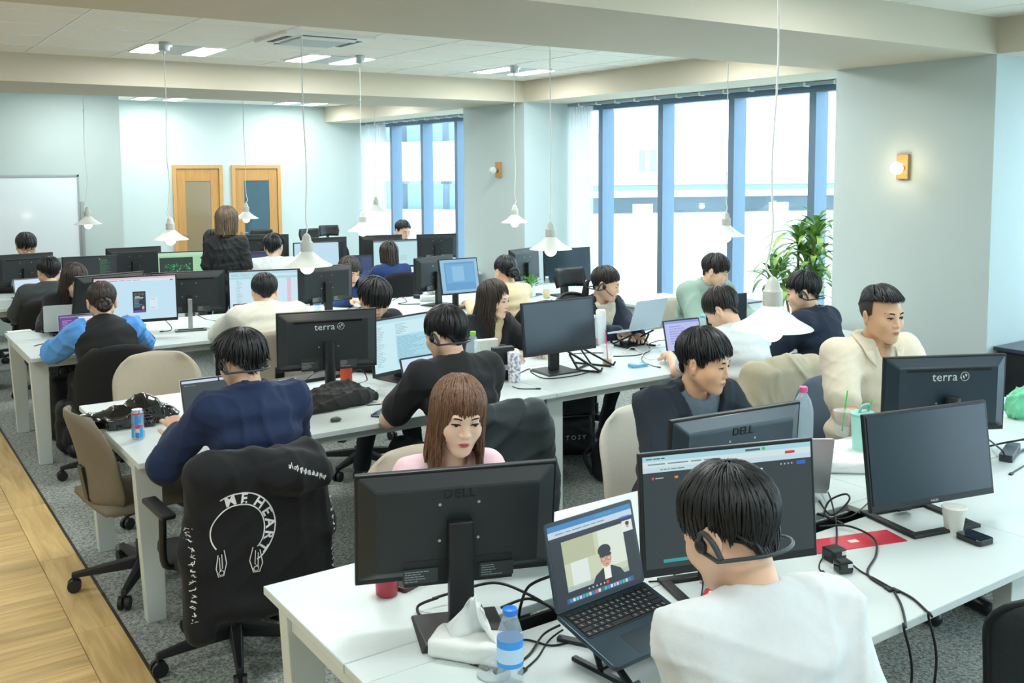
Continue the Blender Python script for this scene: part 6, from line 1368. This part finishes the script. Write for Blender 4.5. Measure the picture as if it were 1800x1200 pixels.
# black box cabinet beside the near column
c0 = at(1742, 616, z=.74); t = thing('side_cabinet', 'black-topped low cabinet beside the near column', 'cabinet', (c0[0]+.62, 2.84, 0)); MB().box(-.42, .42, -.5, .5, 0, .71).build('body', mat('cabinet_black', '#23272c', .5), t, bevel=.004); MB().box(-.44, .44, -.52, .52, .71, .735).build('top', mat('cabinet_top', '#3b4150', .3), t, bevel=.003); MB().box(-.424, -.4205, -.48, -.01, .04, .69).build('door', mat('cabinet_door', '#1d2125', .45), t); MB().box(-.424, -.4205, .01, .48, .04, .69).build('door', mat('cabinet_door', '#1d2125', .45), t)
# grey-sided desk by the window with papers
q = at(1085, 498, z=.74); t = thing('window_cabinet', 'white-topped grey cabinet below the window behind the woman with the headset', 'cabinet', (5.95, 7.95-1.9+.35, 0)); MB().box(-.35, .35, -.25, .25, 0, .70).build('body', mat('cab_grey', '#a9b4ba', .5), t, bevel=.004); MB().box(-.38, .38, -.28, .28, .70, .725).build('top', M_white, t, bevel=.003)
for s in (-1, 1): MB().box(s*.172-.165, s*.172+.165, -.256, -.2505, .03, .68).build('door', mat('cab_grey_door', '#b3bdc2', .5), t)
for k in range(2):
    o = slab_thing('paper_stack', ('loose papers on the grey cabinet by the window', 'open notebook on the grey cabinet by the window')[k], 'paper', 1110+0*k, 500, .21, .29, .012, .3+k, mat('paper_white', '#f0f3f2', .7), r=.002); o.location = (5.78+k*.3, 6.40, .7256)
# waste bin by the window
p = at(1313, 545, z=.3); t = thing('waste_bin', 'white square bin with a dark rim by the window', 'bin', (6.35, 5.75, 0)); MB().hull8([(-.11, -.11, 0), (.11, -.11, 0), (.11, .11, 0), (-.11, .11, 0)], [(-.13, -.13, .74), (.13, -.13, .74), (.13, .13, .74), (-.13, .13, .74)]).build('body', M_whitep, t, bevel=.006); MB().box(-.135, .135, -.135, .135, .74, .755).build('rim', mat('bin_rim', '#5a6166', .5), t, bevel=.003)
# ---------------------------------------------------------------- plants
def leaf_mat(name, a, b):
    m = bpy.data.materials.new(name); m.use_nodes = True; nt = m.node_tree; bb = nt.nodes['Principled BSDF']; bb.inputs['Roughness'].default_value = .4; bb.inputs['Transmission Weight'].default_value = .0
    tc = nt.nodes.new('ShaderNodeTexCoord'); n = nt.nodes.new('ShaderNodeTexNoise'); n.inputs['Scale'].default_value = 9; r = nt.nodes.new('ShaderNodeValToRGB'); r.color_ramp.elements[0].color = (*lin(a), 1); r.color_ramp.elements[1].color = (*lin(b), 1); r.color_ramp.elements[0].position = .4; r.color_ramp.elements[1].position = .62
    nt.links.new(tc.outputs['Object'], n.inputs[0]); nt.links.new(n.outputs[0], r.inputs[0]); nt.links.new(r.outputs[0], bb.inputs['Base Color']); return m
M_leaf = leaf_mat('strap_leaf', '#3f7a3a', '#a9c56a'); M_leaf2 = leaf_mat('small_leaf', '#4f9a3f', '#8fc95a')
def strap_leaf(L, w, droop):
    V = []; Fq = []; n = 8
    for i in range(n+1):
        s = i/n; a = R_(62)-droop*s; x = L*s*math.cos(R_(62)-droop*s*.5); z = L*s*math.sin(R_(62)-droop*s*.55); ww = w*math.sin(min(1, s*1.25+.12)*PI*.5 if s < .7 else (1-s)/.3*PI/2)
        V += [(x, -ww, z+.25*ww), (x, 0, z), (x, ww, z+.25*ww)]
    for i in range(n): Fq += [(3*i, 3*i+1, 3*i+4, 3*i+3), (3*i+1, 3*i+2, 3*i+5, 3*i+4)]
    return fast_mesh('leaf', V, Fq, True)
LM = [strap_leaf(L, .024, d) for L, d in ((.26, 1.2), (.32, 1.9), (.28, 2.4), (.22, .7))]
for m in LM: m.materials.append(M_leaf)
t = thing('potted_dracaena', 'tall potted plant with striped strap leaves in front of the window by the near column', 'plant', (6.36, 5.16, 0))
MB().lathe([(.13, 0), (.17, .02), (.19, .32), (.18, .34), (.165, .33), (.15, .3)], 24).build('pot', M_whitep, t, auto=40); MB().lathe([(.01, .30), (.16, .30)], 20).build('soil', mat('soil', '#4a3b2c', .95), t)
rr = random.Random(11)
tops = []
for (px_, py_) in ((1404, 420), (1432, 455), (1375, 468), (1436, 402), (1418, 488), (1358, 488), (1434, 500), (1415, 445), (1392, 500), (1428, 428)):
    q = at(px_, py_+14, X=6.36+rr.uniform(-.1, .1)); tops.append(Vector(q)-Vector((6.36, 5.16, 0)))
for i, q in enumerate(tops):
    st = [(.02*math.cos(i), .02*math.sin(i), .28), (q.x*.35, q.y*.35, .28+(q.z-.28)*.45), (q.x*.85, q.y*.85, q.z-.10), tuple(q)]; MB().tube(catmull(st, 5), .011, 7).build('stem', mat('stem', '#7d7146', .7), t, smooth=True)
    for k in range(20):
        o = bpy.data.objects.new('leaf', LM[(k+i) % 4]); link(o, t); o.location = q+Vector((0, 0, -.06+.008*k)); o.rotation_euler = (rr.uniform(-.15, .15), rr.uniform(-.5, .35), k*2.4+i); s = rr.uniform(.75, 1.1); o.scale = (s, s, s)
p = at(933, 521, z=ZT); t = thing('potted_plant', 'small bright green leafy plant on the third-row desk', 'plant', (p[0], p[1], ZT))
MB().lathe([(.035, 0), (.045, .005), (.05, .07), (.046, .072)], 20).build('pot', M_whitep, t, auto=40)
sl = fast_mesh('leaf', [(0, 0, 0), (.02, -.011, .006), (.045, 0, 0), (.02, .011, .006)], [(0, 1, 2, 3)]); sl.materials.append(M_leaf2)
for k in range(70):
    a = rr.uniform(0, 6.28); e = rr.uniform(.1, 1.4); R0 = rr.uniform(.03, .085); o = bpy.data.objects.new('leaf', sl); link(o, t); o.location = (R0*math.cos(a)*math.cos(e), R0*math.sin(a)*math.cos(e), .09+R0*math.sin(e)*1.2); o.rotation_euler = (rr.uniform(-.6, .6), -e+rr.uniform(-.4, .4), a); s = rr.uniform(.7, 1.2); o.scale = (s, s, s)
for k in range(7):
    a = k*.9; MB().tube([(0, 0, .06), (.03*math.cos(a), .03*math.sin(a), .12)], .002, 5).build('stem', M_leaf2, t)
# ---------------------------------------------------------------- bags under the desks
M_nylon = mat('black_nylon', '#15181a', .6, var=.1, scale=60, bump=.15, bscale=400)
def backpack(label, p, rz, w=.30, d=.18, h=.44, m=M_nylon, tilt=0., text=None, patch=False):
    S = Field(np.array((-.3, -.3, -.02)), np.array((.3, .3, .6)), .01)
    S.op(lambda x, y, z: np.sqrt(np.maximum(np.abs(x)-w/2+.07, 0)**2+np.maximum(np.abs(y)-d/2+.06, 0)**2+np.maximum(np.abs(z-h/2)-h/2+.07, 0)**2)-.065, (-w/2, -d/2, 0), (w/2, d/2, h), 0); S.op(lambda x, y, z: np.sqrt(np.maximum(np.abs(x)-w*.36+.04, 0)**2+np.maximum(np.abs(y+d/2)-.02, 0)**2+np.maximum(np.abs(z-h*.32)-h*.24+.04, 0)**2)-.04, (-w*.4, -d*.9, .02), (w*.4, 0, h*.6), .02)
    S.wrinkle(.006, 9, 30); S.F = np.maximum(S.F, (.001-S.ax[2])[None, None, :]); V, Fq = S.mesh(); t = thing('backpack', label, 'bag', p, rz); obj('body', fast_mesh('body', V, Fq, True), m, t)
    MB().tube(catmull([(-.04, 0, h-.01), (-.035, 0, h+.05), (.035, 0, h+.05), (.04, 0, h-.01)], 5), .008, 6).build('handle', m, t, smooth=True)
    for s in (-1, 1): MB().tube(catmull([(s*.08, d/2-.01, h-.05), (s*.10, d/2+.05, h*.6), (s*.11, d/2+.03, .1), (s*.12, d/2-.02, .04)], 5), .012, 6).build('strap', m, t, smooth=True)
    MB().tube([(-w*.3, -d/2-.025, h*.56), (0, -d/2-.035, h*.575), (w*.3, -d/2-.025, h*.56)], .004, 5).build('zip', mat('zip_metal', '#7c8284', .35, metal=.7), t)
    if text: lettering(text, .042, M_ink, t, (0, -d/2-.064, h*.30), (R_(90), 0, 0), spacing=1.5)
    if patch: quads2d([(-.05, -.022, .05, .022, '#c9ccc8', 1)]+lines(-.045, -.018, .02, .018, 3, '#2a2d2e', 41, 1, .5, 2), 0, 'logo_patch', None, t, Matrix.Translation((0, -d/2-.064, h*.4)) @ Matrix.Rotation(R_(90), 4, 'X'))
    return t
backpack('black backpack leaning under the left end of the third-row desk', (1.24, 7.42, 0), R_(10), .28, .18, .46)
p = at(118, 812, z=0); backpack('black backpack with a pale logo patch behind the left desk leg', (1.25, 7.02, 0), R_(-6), .30, .2, .36, patch=True)
p = at(1010, 800, z=0); backpack('black backpack with small white letters under the second-row desk', (p[0], p[1]+.06, 0), R_(-22), .34, .2, .50, text='TOSY')
p = at(1085, 850, z=0); backpack('low dark bag with red tags beside the cream chair', (p[0]+.05, p[1]+.1, 0), R_(20), .3, .18, .26, m=mat('dark_bag', '#1b2022', .5))
p = at(5, 690, z=0); backpack('brown cloth bag at the left edge of the picture under the far desk', (p[0]-.12, p[1]+.3, 0), 0, .22, .18, .3, m=mat('brown_bag', '#6d5a3a', .85))
# ---------------------------------------------------------------- folding laptop stands
def folding_stand(label, x, y, z, rz, w=.19, d=.21, h=.12):
    t = thing('laptop_stand', label, 'laptop stand', (x, y, z), rz); m = mat('stand_black', '#1d2124', .4, metal=.4)
    for s in (-1, 1):
        MB().bar((s*w/2, -d/2, .012), (s*w/2*.8, d/2, h), .016, .010).build('upper_arm', m, t, bevel=.002); MB().bar((s*w/2*.9, -d/2+.01, .006), (s*w/2, d/2, .006), .016, .010).build('lower_arm', m, t, bevel=.002); MB().bar((s*w/2*.95, d*.05, .01), (s*w/2*.85, d*.28, h*.72), .012, .008).build('brace', m, t); MB().bar((s*w/2, -d/2, .008), (s*w/2, -d/2-.012, .035), .018, .008).build('stop', m, t, bevel=.002)
    MB().bar((-w/2*.9, d*.1, .008), (w/2*.9, d*.1, .008), .012, .008).build('cross_bar', m, t); return t
p = at(1050, 652, z=ZT); folding_stand('black folding laptop stand in front of the switched-off monitor', p[0], p[1]+.10, ZT, R_(28), .2, .26, .13)
folding_stand('black folding stand under the open midnight-blue laptop', 1.50, 1.68, ZT, R_(4), .2, .2, .11)
folding_stand('black folding stand under the pale blue laptop', 4.28, 4.80, ZT, R_(185), .2, .2, .11)
# ---------------------------------------------------------------- cables
M_cab = mat('cable_black', '#101214', .45); M_cabw = mat('cable_white', '#e3e6e4', .45)
def cable(label, pts, r=.0032, m=M_cab, plug=True, z=None):
    """pts: (px, py, height above the desk)"""
    P = [Vector(at(a, b, z=ZT+c+r)) for a, b, c in pts]; t = thing('cable', label, 'cable', P[0], 0, 'cables on the desks'); o = P[0]
    MB().tube([q-o for q in catmull(P, 8)], r, 7).build('wire', m, t, smooth=True)
    if plug:
        d = (P[-1]-P[-2]).normalized(); MB().bar(P[-1]-o-d*.01, P[-1]-o+d*.018, .012, .007).build('plug', m, t, bevel=.001)
    return t
cable('thick black cable looping around the foot of the wide black monitor', [(770, 1050, .04), (735, 1065, .01), (745, 1085, .0), (800, 1092, 0), (860, 1086, .0)], .004)
cable('black cable arching from the wide monitor towards the cable slot', [(760, 1052, .02), (800, 1040, .03), (870, 1024, .06), (930, 1045, .04), (980, 1075, .0)], .004)
cable('black cable arching behind the laptop into the cable slot', [(968, 1012, .10), (930, 1030, .07), (915, 1065, .03), (912, 1090, -.05)], .004, plug=False)
cable('black cable running along the slot to the laptop', [(880, 1068, .01), (925, 1052, .03), (960, 1062, .02), (985, 1080, .0)], .0038)
cable('black cable plugged into the left side of the laptop', [(985, 1098, .03), (955, 1115, .01), (930, 1150, 0), (900, 1172, 0), (880, 1178, 0)], .003)
cable('thin black cable plugged beside it into the laptop', [(990, 1106, .02), (965, 1125, 0), (945, 1155, 0), (920, 1178, 0)], .0024)
cable('black cable curling beside the tissue pack', [(1015, 1124, .0), (970, 1134, 0), (920, 1124, 0), (870, 1142, 0), (825, 1162, 0), (848, 1172, 0)], .0026)
cable('thin cable from the laptop towards the document monitor', [(1140, 1022, .0), (1175, 1018, 0), (1190, 1004, 0)], .0022)
cable('black cable crossing the foot of the document monitor', [(1236, 1015, .02), (1232, 1050, 0), (1215, 1068, 0), (1190, 1072, 0)], .0024)
cable('black cable loop rising beside the document monitor', [(1440, 880, .0), (1462, 905, .02), (1492, 880, .06), (1486, 868, .07), (1458, 880, .04), (1450, 905, .0), (1475, 918, 0)], .0034)
cable('black cable hanging down from the cable slot to the charger', [(1442, 845, .02), (1458, 870, .03), (1470, 920, .0), (1470, 960, .01), (1468, 975, .02)], .003)
cable('black cable sweeping over the red folder to the desk edge', [(1440, 925, .0), (1490, 924, .01), (1535, 945, .01), (1540, 975, .0), (1525, 1008, 0), (1560, 1034, 0)], .0036)
cable('twisted black cable from the adapter to the cable junction', [(1495, 990, .01), (1515, 1005, 0), (1540, 1018, 0), (1572, 1036, 0)], .003)
cable('grey cable behind the monitor on the square frame foot', [(1530, 880, .01), (1500, 905, .0), (1470, 912, .0), (1445, 905, .0)], .0026)
cable('thin cable with a small connector beside the adapter', [(1455, 970, .02), (1443, 985, 0), (1440, 998, 0), (1446, 1006, 0)], .0022)
cable('thick dark cable at the right edge behind the square-footed monitor', [(1735, 770, .02), (1760, 790, .05), (1770, 800, .02), (1800, 790, 0)], .004)
cable('dark cable looping over the power strip at the right edge', [(1735, 785, .0), (1765, 778, .03), (1800, 772, .05)], .004)
cable('black cable with a connector at the right edge of the nearest desk', [(1800, 818, 0), (1785, 827, 0), (1778, 832, 0)], .003)
# two cords hang over the front edge of the nearest desk
for lab, pts in (('left black cord hanging over the front edge of the nearest desk', [(1572, 1040, ZT+.004), (1583, 1060, ZT+.004), (1590, 1085, ZT+.004), (1592, 1102, ZT+.006)]), ('right black cord hanging over the front edge of the nearest desk', [(1576, 1036, ZT+.004), (1605, 1052, ZT+.004), (1630, 1075, ZT+.004), (1638, 1083, ZT+.006)])):
    P = [Vector(at(a, b, z=c)) for a, b, c in pts]; e = P[-1]; f = Vector((e.x+.01, ROWS[1][0]-.012, ZT)); P += [f, f+Vector((.02, -.015, -.12)), f+Vector((-.01, -.02, -.3)), f+Vector((.03, -.03, -.5)), f+Vector((.0, -.04, -.715))]
    t = thing('cable', lab, 'cable', P[0], 0, 'cables on the desks'); MB().tube([q-P[0] for q in catmull(P, 8)], .0036, 7).build('wire', M_cab, t, smooth=True)
# second row
cable('black cables tangled behind the globe-logo monitor at left', [(515, 660, 0), (530, 672, .02), (555, 655, .05), (590, 650, .03), (575, 668, 0)], .003)
cable('white cable running over the keyboard at left', [(468, 685, 0), (478, 672, .01), (500, 668, .02), (515, 666, .02)], .003, M_cabw)
cable('black cable loop beside the orange tin', [(600, 672, 0), (618, 655, .05), (635, 650, .06), (645, 668, .0), (622, 676, 0)], .003)
cable('white cable bundle beside the text screen', [(640, 705, 0), (655, 690, .01), (680, 685, .02), (695, 695, .01), (670, 708, 0), (650, 698, .01), (668, 683, .02), (690, 705, 0)], .0026, M_cabw)
cable('black cable from the text screen to the laptop', [(645, 712, 0), (670, 710, 0), (700, 706, 0), (715, 707, 0)], .0028)
cable('black cable in front of the folding stand', [(905, 660, 0), (930, 648, .0), (935, 655, 0), (960, 665, 0), (1010, 660, 0), (1040, 652, 0)], .003)
cable('black cable lying beside the floral tumbler', [(901, 679, 0), (915, 683, 0), (945, 683, 0)], .0028)
cable('black cable running left of the iced coffee cup', [(1000, 622, 0), (1030, 620, 0), (1056, 620, 0)], .003)
cable('black cable curving towards the purple laptop', [(1078, 626, 0), (1120, 624, 0), (1142, 615, 0), (1140, 605, .01), (1160, 598, .02), (1172, 598, .01)], .0032)
cable('white cable tangle beside the purple laptop', [(1095, 622, 0), (1112, 610, .02), (1130, 620, 0), (1150, 612, .02), (1165, 622, .0), (1145, 632, 0), (1130, 622, .01), (1158, 606, .03)], .0024, M_cabw)
cable('thin dark cable on the second-row desk near the blue packet', [(1135, 618, 0), (1128, 632, 0), (1142, 641, 0), (1157, 645, 0)], .0022)
cable('white cable hanging round the purple laptop base', [(1172, 622, .03), (1168, 632, .01), (1178, 640, 0), (1188, 632, 0)], .0024, M_cabw)
# third row
cable('black cable curving beside the poster monitor', [(285, 558, .02), (300, 572, 0), (300, 580, 0), (285, 582, 0)], .003)
cable('black cable from the silver stand to the desk edge', [(318, 525, .12), (335, 545, .06), (360, 560, .0), (385, 565, 0)], .003)
cable('black cord at the left end of the third-row desk', [(60, 608, 0), (75, 604, 0), (92, 602, 0), (95, 590, 0)], .003)
cable('black cable from the third-row monitor past the water bottle', [(582, 535, .05), (585, 545, .0), (600, 548, 0), (620, 538, 0)], .003)
cable('black cables bundled near the small tissue pack', [(690, 528, 0), (705, 522, .02), (715, 530, 0), (700, 534, 0), (735, 534, 0)], .0035)
